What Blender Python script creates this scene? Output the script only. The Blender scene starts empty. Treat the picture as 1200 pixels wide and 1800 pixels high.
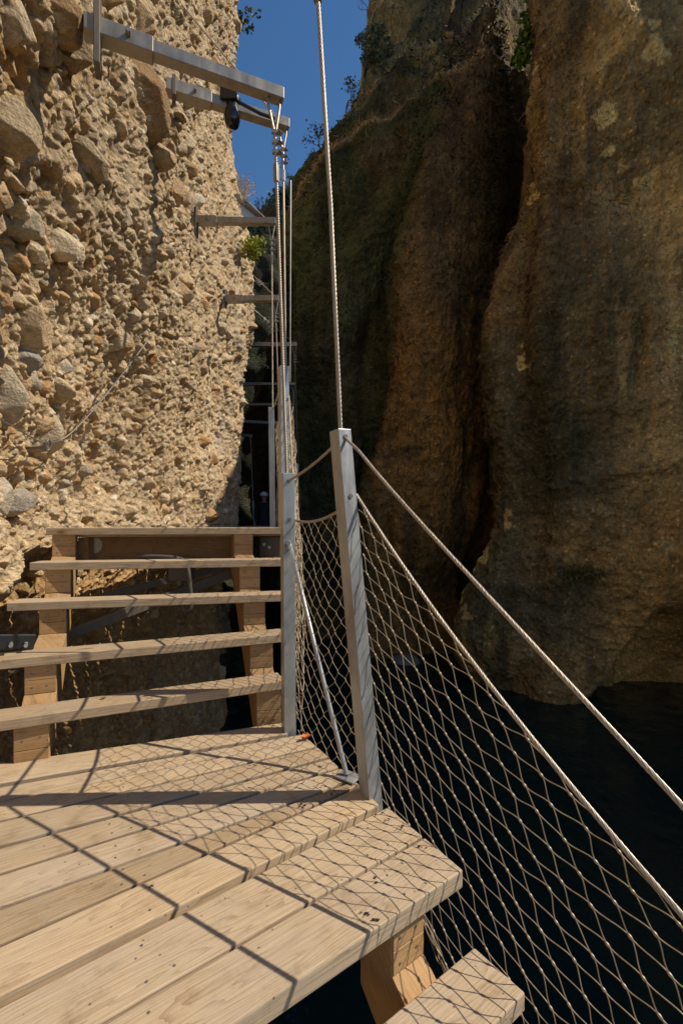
import bpy, math, random
import numpy as np
from mathutils import Vector, Matrix

random.seed(7)
RNG = np.random.default_rng(11)
scene = bpy.context.scene
R = math.radians

# ------------------------------------------------------------------ camera
F, HZ, CAMZ = 820.0, 921.0, 1.0          # focal length in photo pixels, eye-level row, eye height above the deck
cam_d = bpy.data.cameras.new('camera')
cam = bpy.data.objects.new('camera', cam_d)
scene.collection.objects.link(cam)
cam.location = (0, 0, CAMZ)
cam.rotation_euler = (R(90), 0, 0)
cam_d.sensor_fit = 'VERTICAL'
cam_d.sensor_height = 36.0
cam_d.lens = F / 1800 * 36
cam_d.shift_y = (HZ - 900) / 1800
cam_d.clip_start = 0.02
cam_d.clip_end = 500
scene.camera = cam

# ------------------------------------------------------------------ light
SUN_DIR = Vector((-1.0, -0.035, -1.08)).normalized()   # the way the light travels
elev = math.asin(-SUN_DIR.z)
azim = math.atan2(-SUN_DIR.x, -SUN_DIR.y)
world = bpy.data.worlds.new('World')
scene.world = world
world.use_nodes = True
wn = world.node_tree
for n in list(wn.nodes):
    wn.nodes.remove(n)
sky = wn.nodes.new('ShaderNodeTexSky')
sky.sky_type = 'NISHITA'
sky.sun_disc = False
sky.sun_elevation = elev
sky.sun_rotation = azim
sky.altitude = 600
sky.air_density = 1.0
sky.dust_density = 0.1
sky.ozone_density = 1.6
bg = wn.nodes.new('ShaderNodeBackground')
bg.inputs['Strength'].default_value = 0.125
wo = wn.nodes.new('ShaderNodeOutputWorld')
hs = wn.nodes.new('ShaderNodeHueSaturation')
hs.inputs['Saturation'].default_value = 1.22
wn.links.new(sky.outputs[0], hs.inputs['Color'])
wn.links.new(hs.outputs[0], bg.inputs[0])
wn.links.new(bg.outputs[0], wo.inputs[0])
sun_d = bpy.data.lights.new('sun', 'SUN')
sun_d.energy = 4.8
sun_d.angle = R(0.36)
sun_d.color = (1.0, 0.89, 0.72)
sun = bpy.data.objects.new('sun', sun_d)
sun.rotation_euler = SUN_DIR.to_track_quat('-Z', 'Y').to_euler()
scene.collection.objects.link(sun)
scene.view_settings.view_transform = 'Standard'
scene.view_settings.look = 'None'
scene.view_settings.exposure = 0.0
scene.view_settings.gamma = 1.0
scene.cycles.max_bounces = 6
scene.cycles.diffuse_bounces = 4
scene.cycles.glossy_bounces = 3

# ------------------------------------------------------------------ helpers
def at(px, py, Y):
    return Vector(((px - 600) / F * Y, Y, CAMZ + (HZ - py) / F * Y))

def atz(px, py, z):
    return at(px, py, (CAMZ - z) * F / (py - HZ))

def tag(o, label=None, cat=None, group=None, kind=None):
    if label: o['label'] = label
    if cat:
        o['category'] = cat
        o['kind'] = kind or 'thing'
    if group: o['group'] = group
    if kind: o['kind'] = kind
    return o

def empty(name, loc=(0, 0, 0), label=None, cat=None, group=None):
    o = bpy.data.objects.new(name, None)
    o.empty_display_size = 0.1
    scene.collection.objects.link(o)
    o.location = loc
    return tag(o, label, cat, group)

class MB:
    """collects shapes into one mesh"""
    def __init__(self):
        self.v, self.f, self.uv, self.smooth = [], [], [], []
    def add(self, verts, faces, uv=None, smooth=False):
        b = len(self.v)
        self.v += [tuple(p) for p in verts]
        self.uv += uv if uv else [(0.0, 0.0)] * len(verts)
        self.f += [tuple(b + i for i in f) for f in faces]
        self.smooth += [smooth] * len(faces)
        return self
    def prism(self, poly, vec, udir=None, vdir=None):
        poly = [Vector(p) for p in poly]; vec = Vector(vec); n = len(poly)
        vs = poly + [p + vec for p in poly]
        nrm = Vector((0, 0, 0))
        for i in range(n):
            nrm += poly[i].cross(poly[(i + 1) % n])
        flip = nrm.dot(vec) > 0
        fs = [tuple(range(n)), tuple(range(2 * n - 1, n - 1, -1))]
        for i in range(n):
            j = (i + 1) % n
            fs.append((j, i, n + i, n + j))
        if flip:
            fs = [f[::-1] for f in fs]
        if udir is None:
            udir = vec.normalized()
        udir = Vector(udir).normalized()
        if vdir is None:
            a = Vector((0, 0, 1)) if abs(udir.z) < .8 else Vector((1, 0, 0))
            vdir = (udir.cross(a)).normalized()
        w = udir.cross(Vector(vdir))
        uv = [(p.dot(udir), p.dot(Vector(vdir)) + 0.93 * p.dot(w)) for p in vs]
        return self.add(vs, fs, uv)
    def bar(self, a, b, w, h, up=(0, 0, 1), roll=0.0):
        a, b = Vector(a), Vector(b); d = (b - a).normalized()
        s = d.cross(Vector(up)).normalized(); t = s.cross(d).normalized()
        if roll:
            q = Matrix.Rotation(roll, 3, d); s = q @ s; t = q @ t
        q = [a + s * w / 2 * i + t * h / 2 * j for i, j in ((-1, -1), (1, -1), (1, 1), (-1, 1))]
        return self.prism(q, b - a, d, s)
    def tube(self, pts, r, n=6, cap=True):
        pts = [Vector(p) for p in pts]; m = len(pts)
        rs = r if isinstance(r, (list, tuple)) else [r] * m
        t0 = (pts[1] - pts[0]).normalized()
        a = Vector((0, 0, 1)) if abs(t0.z) < .9 else Vector((1, 0, 0))
        s = t0.cross(a).normalized()
        vs, uv = [], []
        L = 0.0
        for i, p in enumerate(pts):
            t = (pts[min(i + 1, m - 1)] - pts[max(i - 1, 0)]).normalized()
            s = (s - t * s.dot(t)).normalized()
            q = t.cross(s)
            if i: L += (p - pts[i - 1]).length
            for k in range(n):
                th = 2 * math.pi * k / n
                vs.append(p + (s * math.cos(th) + q * math.sin(th)) * rs[i])
                uv.append((L, k / n * 2 * math.pi * rs[i]))
        fs = []
        for i in range(m - 1):
            for k in range(n):
                k2 = (k + 1) % n
                fs.append((i * n + k, i * n + k2, (i + 1) * n + k2, (i + 1) * n + k))
        self.add(vs, fs, uv, True)
        if cap:
            self.add(vs[:n], [tuple(range(n - 1, -1, -1))], uv[:n])
            self.add(vs[-n:], [tuple(range(n))], uv[-n:])
        return self
    def rope(self, pts, r, strands=6, pitch=.07, n=5):
        """laid rope: helical strands round a polyline"""
        pts = [Vector(p) for p in pts]
        cum = [0]
        for i in range(1, len(pts)): cum.append(cum[-1] + (pts[i] - pts[i - 1]).length)
        L = cum[-1]; m = max(8, int(L / pitch * 7))
        ctr = []
        j = 0
        for i in range(m + 1):
            l = L * i / m
            while j < len(cum) - 2 and cum[j + 1] < l: j += 1
            t = (l - cum[j]) / max(1e-9, cum[j + 1] - cum[j])
            ctr.append(pts[j].lerp(pts[j + 1], t))
        d = (pts[-1] - pts[0]).normalized()
        a = Vector((0, 0, 1)) if abs(d.z) < .9 else Vector((1, 0, 0))
        s = d.cross(a).normalized(); q = d.cross(s)
        rs = r * (.52 if strands < 5 else .40); ro = r - rs
        for k in range(strands):
            ph = 2 * math.pi * k / strands
            self.tube([c + (s * math.cos(ph + 2 * math.pi * L * i / m / pitch) + q * math.sin(ph + 2 * math.pi * L * i / m / pitch)) * ro
                       for i, c in enumerate(ctr)], rs, n)
        return self
    def ball(self, c, r, sx=1, sy=1, sz=1, seg=8, rings=5, axis=None):
        c = Vector(c); vs, fs = [], []
        q = Vector((0, 0, 1)).rotation_difference(Vector(axis).normalized()) if axis is not None else None
        for i in range(rings + 1):
            th = math.pi * i / rings
            for k in range(seg):
                ph = 2 * math.pi * k / seg
                p = Vector((math.sin(th) * math.cos(ph) * sx, math.sin(th) * math.sin(ph) * sy, math.cos(th) * sz)) * r
                if q: p = q @ p
                vs.append(c + p)
        for i in range(rings):
            for k in range(seg):
                k2 = (k + 1) % seg
                fs.append((i * seg + k, (i + 1) * seg + k, (i + 1) * seg + k2, i * seg + k2))
        return self.add(vs, fs, None, True)
    def build(self, name, mat, parent=None, bevel=0.0):
        me = bpy.data.meshes.new(name)
        me.from_pydata(self.v, [], self.f)
        me.polygons.foreach_set('use_smooth', self.smooth)
        uvl = me.uv_layers.new(name='uv')
        li = np.zeros(len(me.loops), np.int32); me.loops.foreach_get('vertex_index', li)
        uvl.data.foreach_set('uv', np.array(self.uv, np.float32)[li].ravel())
        me.materials.append(mat); me.update()
        o = bpy.data.objects.new(name, me)
        scene.collection.objects.link(o)
        if parent:
            o.parent = parent
            o.matrix_parent_inverse = Matrix.Translation(-Vector(parent.location))
        if bevel:
            b = o.modifiers.new('bevel', 'BEVEL'); b.width = bevel; b.segments = 2; b.limit_method = 'ANGLE'
        return o

def array_mesh(name, verts, faces, mat, col=None, smooth=True):
    me = bpy.data.meshes.new(name)
    nv, nf = len(verts), len(faces)
    k = faces.shape[1]
    me.vertices.add(nv); me.vertices.foreach_set('co', np.ascontiguousarray(verts, np.float32).ravel())
    me.loops.add(nf * k); me.loops.foreach_set('vertex_index', np.ascontiguousarray(faces, np.int32).ravel())
    me.polygons.add(nf)
    me.polygons.foreach_set('loop_start', np.arange(0, nf * k, k, dtype=np.int32))
    me.polygons.foreach_set('loop_total', np.full(nf, k, np.int32))
    me.update(calc_edges=True)
    me.polygons.foreach_set('use_smooth', np.full(nf, smooth, bool))
    if col is not None:
        a = me.color_attributes.new('tint', 'FLOAT_COLOR', 'POINT')
        c4 = np.ones((nv, 4), np.float32); c4[:, :3] = col
        a.data.foreach_set('color', c4.ravel())
    me.materials.append(mat)
    me.validate()
    o = bpy.data.objects.new(name, me)
    scene.collection.objects.link(o)
    return o

def grid_faces(nr, nc):
    i = np.arange(nr * nc).reshape(nr, nc)
    return np.stack([i[:-1, :-1], i[:-1, 1:], i[1:, 1:], i[1:, :-1]], -1).reshape(-1, 4)

def hash3(ix, iy, iz, seed):
    h = (ix.astype(np.uint64) * np.uint64(374761393) + iy.astype(np.uint64) * np.uint64(668265263)
         + iz.astype(np.uint64) * np.uint64(2246822519) + np.uint64(seed * 3266489917 % (1 << 32))) & np.uint64(0xffffffff)
    h ^= h >> np.uint64(15); h = (h * np.uint64(2246822519)) & np.uint64(0xffffffff)
    h ^= h >> np.uint64(13); h = (h * np.uint64(3266489917)) & np.uint64(0xffffffff)
    h ^= h >> np.uint64(16)
    return h.astype(np.float64) / 4294967295.0

def noise3(p, seed=0):
    p = p + 1000.0
    i = np.floor(p).astype(np.int64); f = p - i; f = f * f * f * (f * (f * 6 - 15) + 10)
    r = 0
    for dx in (0, 1):
        wx = f[..., 0] if dx else 1 - f[..., 0]
        for dy in (0, 1):
            wy = f[..., 1] if dy else 1 - f[..., 1]
            for dz in (0, 1):
                wz = f[..., 2] if dz else 1 - f[..., 2]
                r = r + wx * wy * wz * hash3(i[..., 0] + dx, i[..., 1] + dy, i[..., 2] + dz, seed)
    return r * 2 - 1

def fbm(p, octs=4, seed=0, gain=.5, ridged=False):
    a, r, t = 1.0, 0, 0
    for o in range(octs):
        n = noise3(p * (2.03 ** o), seed + o)
        if ridged: n = 1 - 2 * np.abs(n)
        r = r + a * n; t += a; a *= gain
    return r / t

def sstep(x, a, b):
    t = np.clip((x - a) / (b - a), 0, 1)
    return t * t * (3 - 2 * t)

# ------------------------------------------------------------------ materials
def new_mat(name):
    m = bpy.data.materials.new(name); m.use_nodes = True
    nt = m.node_tree; b = nt.nodes['Principled BSDF']
    return m, nt, b

def nd(nt, t, **kw):
    n = nt.nodes.new(t)
    for k, v in kw.items():
        if k.startswith('i_'): n.inputs[k[2:].replace('_', ' ')].default_value = v
        else: setattr(n, k, v)
    return n

def ramp(nt, stops):
    r = nt.nodes.new('ShaderNodeValToRGB')
    e = r.color_ramp.elements
    while len(e) < len(stops): e.new(.5)
    for x, (p, c) in zip(e, stops):
        x.position = p; x.color = (*c, 1) if len(c) == 3 else c
    return r

def mixc(nt, mode, fac, a, b):
    m = nt.nodes.new('ShaderNodeMix'); m.data_type = 'RGBA'; m.blend_type = mode
    def put(sock, v):
        if isinstance(v, (tuple, float, int)):
            sock.default_value = v if not isinstance(v, tuple) else ((*v, 1) if len(v) == 3 else v)
        else: nt.links.new(v, sock)
    put(m.inputs[0], fac); put(m.inputs[6], a); put(m.inputs[7], b)
    return m.outputs[2]

def wood_mat(name, light, dark, rough=.72, grey=.35):
    m, nt, b = new_mat(name); L = nt.links.new
    uv = nd(nt, 'ShaderNodeUVMap', uv_map='uv')
    oi = nd(nt, 'ShaderNodeObjectInfo')
    off = nd(nt, 'ShaderNodeCombineXYZ')
    mul = nd(nt, 'ShaderNodeMath', operation='MULTIPLY'); mul.inputs[1].default_value = 37.0
    L(oi.outputs['Random'], mul.inputs[0]); L(mul.outputs[0], off.inputs[0]); L(mul.outputs[0], off.inputs[1])
    add = nd(nt, 'ShaderNodeVectorMath', operation='ADD'); L(uv.outputs[0], add.inputs[0]); L(off.outputs[0], add.inputs[1])
    mp = nd(nt, 'ShaderNodeMapping'); mp.inputs['Scale'].default_value = (1.1, 9.0, 1); L(add.outputs[0], mp.inputs[0])
    # cathedral grain
    dist = nd(nt, 'ShaderNodeTexNoise', i_Scale=1.3, i_Detail=3.0); L(mp.outputs[0], dist.inputs['Vector'])
    madd = nd(nt, 'ShaderNodeVectorMath', operation='MULTIPLY_ADD'); L(dist.outputs['Color'], madd.inputs[0])
    madd.inputs[1].default_value = (1.2, 1.6, 0); L(mp.outputs[0], madd.inputs[2])
    wv = nd(nt, 'ShaderNodeTexWave', bands_direction='Y', i_Scale=2.6, i_Distortion=1.5, i_Detail=2.0)
    wv.wave_profile = 'SAW'
    L(madd.outputs[0], wv.inputs['Vector'])
    mp2 = nd(nt, 'ShaderNodeMapping'); mp2.inputs['Scale'].default_value = (6, 150, 1); L(add.outputs[0], mp2.inputs[0])
    fib = nd(nt, 'ShaderNodeTexNoise', i_Scale=1.0, i_Detail=4.0); L(mp2.outputs[0], fib.inputs['Vector'])
    rg = ramp(nt, [(0.0, light), (.62, tuple(l * .88 + d * .12 for l, d in zip(light, dark))), (1.0, tuple(l * .35 + d * .65 for l, d in zip(light, dark)))])
    L(wv.outputs['Fac'], rg.inputs[0])
    rf = ramp(nt, [(.3, (.78, .76, .74)), (.7, (1.08, 1.08, 1.08))]); L(fib.outputs['Fac'], rf.inputs[0])
    c = mixc(nt, 'MULTIPLY', .8, rg.outputs[0], rf.outputs[0])
    # weathering blotches
    bl = nd(nt, 'ShaderNodeTexNoise', i_Scale=3.2, i_Detail=5.0, i_Roughness=.65); L(add.outputs[0], bl.inputs['Vector'])
    rb = ramp(nt, [(.35, (0, 0, 0)), (.75, (1, 1, 1))]); L(bl.outputs['Fac'], rb.inputs[0])
    g = sum(light) / 3
    gm = nd(nt, 'ShaderNodeMath', operation='MULTIPLY'); gm.inputs[1].default_value = grey; L(rb.outputs[0], gm.inputs[0])
    c = mixc(nt, 'MIX', gm.outputs[0], c, (g * 1.13, g * 1.0, g * .84))
    # knots
    mpk = nd(nt, 'ShaderNodeMapping'); mpk.inputs['Scale'].default_value = (2.0, 4.6, 1); L(add.outputs[0], mpk.inputs[0])
    vk = nd(nt, 'ShaderNodeTexVoronoi', i_Scale=1.0); L(mpk.outputs[0], vk.inputs['Vector'])
    rk = ramp(nt, [(0.0, (.30, .20, .12)), (.035, (.55, .42, .3)), (.06, (.8, .72, .62)), (.11, (1, 1, 1))]); L(vk.outputs['Distance'], rk.inputs[0])
    c = mixc(nt, 'MULTIPLY', .85, c, rk.outputs[0])
    # specks of dirt
    vs = nd(nt, 'ShaderNodeTexVoronoi', i_Scale=26.0); L(add.outputs[0], vs.inputs['Vector'])
    rs = ramp(nt, [(.05, (.3, .22, .16)), (.10, (1, 1, 1))]); L(vs.outputs['Distance'], rs.inputs[0])
    c = mixc(nt, 'MULTIPLY', .85, c, rs.outputs[0])
    st_ = nd(nt, 'ShaderNodeTexNoise', i_Scale=9.0, i_Detail=7.0, i_Roughness=.7); L(add.outputs[0], st_.inputs['Vector'])
    rst = ramp(nt, [(.30, (.66, .60, .54)), (.47, (1, 1, 1)), (.68, (1.1, 1.1, 1.1))]); L(st_.outputs['Fac'], rst.inputs[0])
    c = mixc(nt, 'MULTIPLY', .75, c, rst.outputs[0])
    # each board its own tone
    rr = ramp(nt, [(0, (.80, .76, .70)), (.5, (1, 1, 1)), (1, (1.1, 1.06, .98))]); L(oi.outputs['Random'], rr.inputs[0])
    c = mixc(nt, 'MULTIPLY', 1.0, c, rr.outputs[0])
    L(c, b.inputs['Base Color']); b.inputs['Roughness'].default_value = rough
    b.inputs['Specular IOR Level'].default_value = .25
    bp = nd(nt, 'ShaderNodeBump', i_Strength=.35, i_Distance=.004); L(fib.outputs['Fac'], bp.inputs['Height'])
    L(bp.outputs[0], b.inputs['Normal'])
    return m

def metal_mat(name, col, metallic=.6, rough=.45, var=.25, scale=14):
    m, nt, b = new_mat(name); L = nt.links.new
    tc = nd(nt, 'ShaderNodeTexCoord')
    mp = nd(nt, 'ShaderNodeMapping'); mp.inputs['Scale'].default_value = (1, 1, .3); L(tc.outputs['Object'], mp.inputs[0])
    n = nd(nt, 'ShaderNodeTexNoise', i_Scale=scale, i_Detail=6.0, i_Roughness=.7); L(mp.outputs[0], n.inputs['Vector'])
    r = ramp(nt, [(.3, tuple(x * (1 - var) for x in col)), (.7, tuple(min(1, x * (1 + var)) for x in col))]); L(n.outputs['Fac'], r.inputs[0])
    L(r.outputs[0], b.inputs['Base Color'])
    rr = ramp(nt, [(.3, (rough - .1,) * 3), (.7, (rough + .15,) * 3)]); L(n.outputs['Fac'], rr.inputs[0]); L(rr.outputs[0], b.inputs['Roughness'])
    b.inputs['Metallic'].default_value = metallic
    return m

def plain_mat(name, col, rough=.8, var=.2, scale=40, metallic=0):
    m, nt, b = new_mat(name); L = nt.links.new
    tc = nd(nt, 'ShaderNodeTexCoord')
    n = nd(nt, 'ShaderNodeTexNoise', i_Scale=scale, i_Detail=4.0); L(tc.outputs['Object'], n.inputs['Vector'])
    r = ramp(nt, [(.3, tuple(x * (1 - var) for x in col)), (.7, tuple(min(1, x * (1 + var)) for x in col))]); L(n.outputs['Fac'], r.inputs[0])
    L(r.outputs[0], b.inputs['Base Color']); b.inputs['Roughness'].default_value = rough; b.inputs['Metallic'].default_value = metallic
    return m

def leaf_mat(name, col, var=.35, scale=9, rough=.65):
    m = plain_mat(name, col, rough, var, scale)
    b = m.node_tree.nodes['Principled BSDF']
    b.inputs['Subsurface Weight'].default_value = 0.0
    b.inputs['Specular IOR Level'].default_value = .3
    return m

def rock_mat(name, bump=.5, dist=.02, scale=30.0, lo=.72, hi=1.25, speck=None):
    m, nt, b = new_mat(name); L = nt.links.new
    at_ = nd(nt, 'ShaderNodeAttribute', attribute_name='tint')
    tc = nd(nt, 'ShaderNodeTexCoord')
    n = nd(nt, 'ShaderNodeTexNoise', i_Scale=scale, i_Detail=8.0, i_Roughness=.65); L(tc.outputs['Object'], n.inputs['Vector'])
    r = ramp(nt, [(.3, (lo,) * 3), (.7, (hi, hi * .99, hi * .97))]); L(n.outputs['Fac'], r.inputs[0])
    c = mixc(nt, 'MULTIPLY', 1.0, at_.outputs['Color'], r.outputs[0])
    v = nd(nt, 'ShaderNodeTexVoronoi', i_Scale=scale * (1.6 if speck is None else speck[0])); L(tc.outputs['Object'], v.inputs['Vector'])
    if speck:
        sep = nd(nt, 'ShaderNodeSeparateColor'); L(v.outputs['Color'], sep.inputs[0])
        rs = ramp(nt, [(.74, (0, 0, 0)), (.78, (1, 1, 1))]); L(sep.outputs[0], rs.inputs[0])
        rd = ramp(nt, [(.25, (1, 1, 1)), (.42, (0, 0, 0))]); L(v.outputs['Distance'], rd.inputs[0])
        f = mixc(nt, 'MULTIPLY', 1.0, rs.outputs[0], rd.outputs[0])
        f2 = nd(nt, 'ShaderNodeMath', operation='MULTIPLY'); f2.inputs[1].default_value = speck[1]; L(f, f2.inputs[0])
        c2 = mixc(nt, 'MULTIPLY', 1.0, c, (2.4, 2.3, 2.2))
        c = mixc(nt, 'MIX', f2.outputs[0], c, c2)
    nf = nd(nt, 'ShaderNodeTexNoise', i_Scale=scale * 4.3, i_Detail=6.0, i_Roughness=.75); L(tc.outputs['Object'], nf.inputs['Vector'])
    rf = ramp(nt, [(.36, (lo * .85,) * 3), (.64, (hi * 1.05,) * 3)]); L(nf.outputs['Fac'], rf.inputs[0])
    c = mixc(nt, 'MULTIPLY', .85 if speck is None else .8, c, rf.outputs[0])
    L(c, b.inputs['Base Color'])
    b.inputs['Roughness'].default_value = .92; b.inputs['Specular IOR Level'].default_value = .15
    h = nd(nt, 'ShaderNodeMath', operation='SUBTRACT'); L(n.outputs['Fac'], h.inputs[0])
    hm = nd(nt, 'ShaderNodeMath', operation='MULTIPLY'); hm.inputs[1].default_value = .4; L(v.outputs['Distance'], hm.inputs[0]); L(hm.outputs[0], h.inputs[1])
    ha = nd(nt, 'ShaderNodeMath', operation='MULTIPLY_ADD'); ha.inputs[1].default_value = .45; L(nf.outputs['Fac'], ha.inputs[0]); L(h.outputs[0], ha.inputs[2]); h = ha
    bp = nd(nt, 'ShaderNodeBump', i_Strength=bump, i_Distance=dist); L(h.outputs[0], bp.inputs['Height']); L(bp.outputs[0], b.inputs['Normal'])
    return m

M_DECK = wood_mat('weathered_pale_pine', (.53, .408, .272), (.28, .185, .105), grey=.45)
M_PINE = wood_mat('yellow_pine', (.47, .29, .13), (.31, .175, .07), grey=.3)
M_DARKPINE = wood_mat('brown_pine', (.30, .17, .075), (.2, .11, .05), grey=.05)
M_GALV = metal_mat('galvanised_steel', (.40, .405, .41), .5, .40, .3)
M_BEAM = metal_mat('dull_steel', (.33, .295, .25), .6, .45, .3)
M_STRUT = metal_mat('brown_primer_steel', (.16, .13, .10), .2, .6, .3)
M_BLACK = plain_mat('black_plastic', (.015, .015, .017), .35, .2)
M_DARKSTEEL = metal_mat('dark_steel', (.17, .16, .15), .4, .5, .2)
M_ROPE = metal_mat('steel_rope', (.42, .365, .30), .55, .4, .2, 60)
M_NET = metal_mat('net_wire', (.38, .31, .22), .4, .45, .2, 60)
M_WIRE = metal_mat('thin_wire', (.24, .23, .215), .6, .4, .15, 60)
M_BOX = plain_mat('grey_plastic', (.11, .10, .085), .5, .08)
M_WALLROCK = rock_mat('conglomerate_rock', .8, .020, 46.0, .74, 1.26)
M_CLIFF = rock_mat('shaded_cliff_rock', 1.0, .10, 5.5, .62, 1.38, speck=(2.2, .5))
M_GRASSDRY = plain_mat('dry_grass', (.30, .18, .08), .9, .4, 6)
M_GRASSRED = plain_mat('rust_brown_grass', (.15, .09, .048), .9, .4, 6)
M_GRASSPALE = plain_mat('pale_dry_grass', (.50, .40, .26), .9, .25, 6)
M_LEAF = leaf_mat('dark_green_leaf', (.07, .10, .05))
M_LEAFIVY = leaf_mat('ivy_leaf', (.085, .17, .025))
M_LEAFLIME = leaf_mat('lime_leaf', (.30, .33, .04))
M_LEAFGREY = leaf_mat('grey_green_leaf', (.10, .13, .07))
M_BARK = plain_mat('bark', (.06, .045, .035), .9, .3, 12)
M_LEAFORANGE = leaf_mat('orange_leaf', (.50, .14, .03))

# ================================================================== SETTING: conglomerate wall on the left
WY = np.array([-2.5, -1, 0.3, 1.0, 1.6, 2.2, 3.0, 4.0, 5.0, 6.0, 6.8, 7.5, 7.95, 8.7, 10.5, 13.0, 17.0, 24.0])
WX = np.array([-1.6, -1.55, -1.5, -1.52, -1.62, -1.76, -1.93, -1.93, -1.87, -1.8, -1.73, -1.66, -1.80, -2.7, -2.7, -3.1, -4.7, -8.0])
_uy = np.linspace(-2.5, 24, 1200)
_ux = np.interp(_uy, WY, WX)
for _ in range(2):
    k = np.ones(13) / 13; _ux = np.convolve(np.pad(_ux, 6, 'edge'), k, 'valid')
_ul = np.concatenate([[0], np.cumsum(np.hypot(np.diff(_uy), np.diff(_ux)))])

def wall_base(Yc, Z):
    X = np.interp(Yc, _uy, _ux)
    lean = np.interp(Z, [-9, 1.2, 2, 3, 4.2, 6, 9, 14], [0, 0, .22, .58, .68, .74, .8, .85])
    w = np.interp(Yc, [-9, 3.5, 4.2, 4.9, 6.6, 7.6, 9], [1, 1, .8, .5, .2, 0, 0])
    nose = np.interp(Z, [-9, 1, 1.65, 3.5, 4.85, 5.8, 7.1, 9.4, 14], [-.1, -.08, .02, .2, .29, .1, -.12, -.03, 0])
    nw = np.exp(-((Yc - 7.45) / .7) ** 2)
    zu = np.interp(Yc, [0, 1.2, 2.2, 3.0, 4, 5.5, 7], [.12, .20, .43, .80, .85, .7, .45])
    d = np.maximum(zu - Z, 0)
    amp = np.interp(Yc, [0, 2, 3.2, 4.5, 6, 8], [.45, .5, .42, .3, .3, .3])
    under = amp * (1 - np.exp(-d / .28)) - .16 * np.maximum(-.4 - Z, 0)
    return X + lean * w + nose * nw - under

# height raster of pebbles and cobbles set in the matrix (u along the wall, z up)
RES = .0052
U0 = np.interp(.5, _uy, _ul); U1 = np.interp(8.6, _uy, _ul)
Z0, Z1 = -2.0, 10.8
NU, NZ = int((U1 - U0) / RES), int((Z1 - Z0) / RES)

def ras_noise(scale, seed, octs=3, zs=1.0):
    uu = np.arange(NU) * RES; zz = np.arange(NZ) * RES
    r = np.zeros((NZ, NU), np.float32); a = 1.0; t = 0
    rg = np.random.default_rng(seed)
    for o in range(octs):
        s = scale / 2 ** o
        gu, gz_ = uu / s, zz / (s * zs)
        nu, nz = int(gu[-1]) + 3, int(gz_[-1]) + 3
        g = rg.random((nz, nu), np.float32) * 2 - 1
        iu, iz = gu.astype(int), gz_.astype(int)
        fu, fz = (gu - iu).astype(np.float32), (gz_ - iz).astype(np.float32)
        fu = fu * fu * (3 - 2 * fu); fz = fz * fz * (3 - 2 * fz)
        top = g[iz][:, iu] * (1 - fu) + g[iz][:, iu + 1] * fu
        bot = g[iz + 1][:, iu] * (1 - fu) + g[iz + 1][:, iu + 1] * fu
        r += a * (top * (1 - fz[:, None]) + bot * fz[:, None]); t += a; a *= .5
    return r / t

RH = ras_noise(1.5, 1, 3) * .15 + ras_noise(.38, 2, 3) * .06 - np.abs(ras_noise(.17, 22, 3)) * .05 + ras_noise(.07, 21, 3) * .02
grit = ras_noise(.026, 3, 2)
RH += grit * .017 - np.abs(ras_noise(.055, 23, 2)) * .018
# vertical gullies and overhanging ledges
gul = ras_noise(.9, 4, 2, 4.0)
RH -= .10 * np.clip(np.abs(gul) * -6 + .55, 0, 1)
nA = ras_noise(.5, 5, 4); nB = ras_noise(.22, 6, 3); nC = ras_noise(.7, 8, 3, 3.0)
RC = np.empty((NZ, NU, 3), np.float32)
base_c = np.array([.53, .405, .26], np.float32)
RC[:] = base_c
RC *= (1 + .28 * nA)[..., None]
k = np.clip((nB - .15) * 3, 0, 1)[..., None]; RC[:] = RC * (1 - k * .55) + np.array([.40, .24, .10], np.float32) * k * .55
k = np.clip((nC - .30) * 4, 0, 1)[..., None]; RC[:] = RC * (1 - k * .6) + np.array([.56, .50, .42], np.float32) * k * .6
RC *= (1 + .34 * grit + .14 * ras_noise(.06, 24, 2))[..., None]
del nA, nB, nC, gul, grit
PAL = np.array([[.70, .58, .42], [.66, .53, .37], [.60, .46, .30], [.74, .65, .52], [.50, .46, .41], [.38, .37, .35],
                [.55, .35, .18], [.48, .30, .15], [.80, .76, .69], [.62, .53, .41], [.63, .47, .31]], np.float32)
PW = np.array([5, 5, 4, 4.5, 2, 1.0, 1.5, 1.1, 1.6, 4, 3]); PW = PW / PW.sum()

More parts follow.
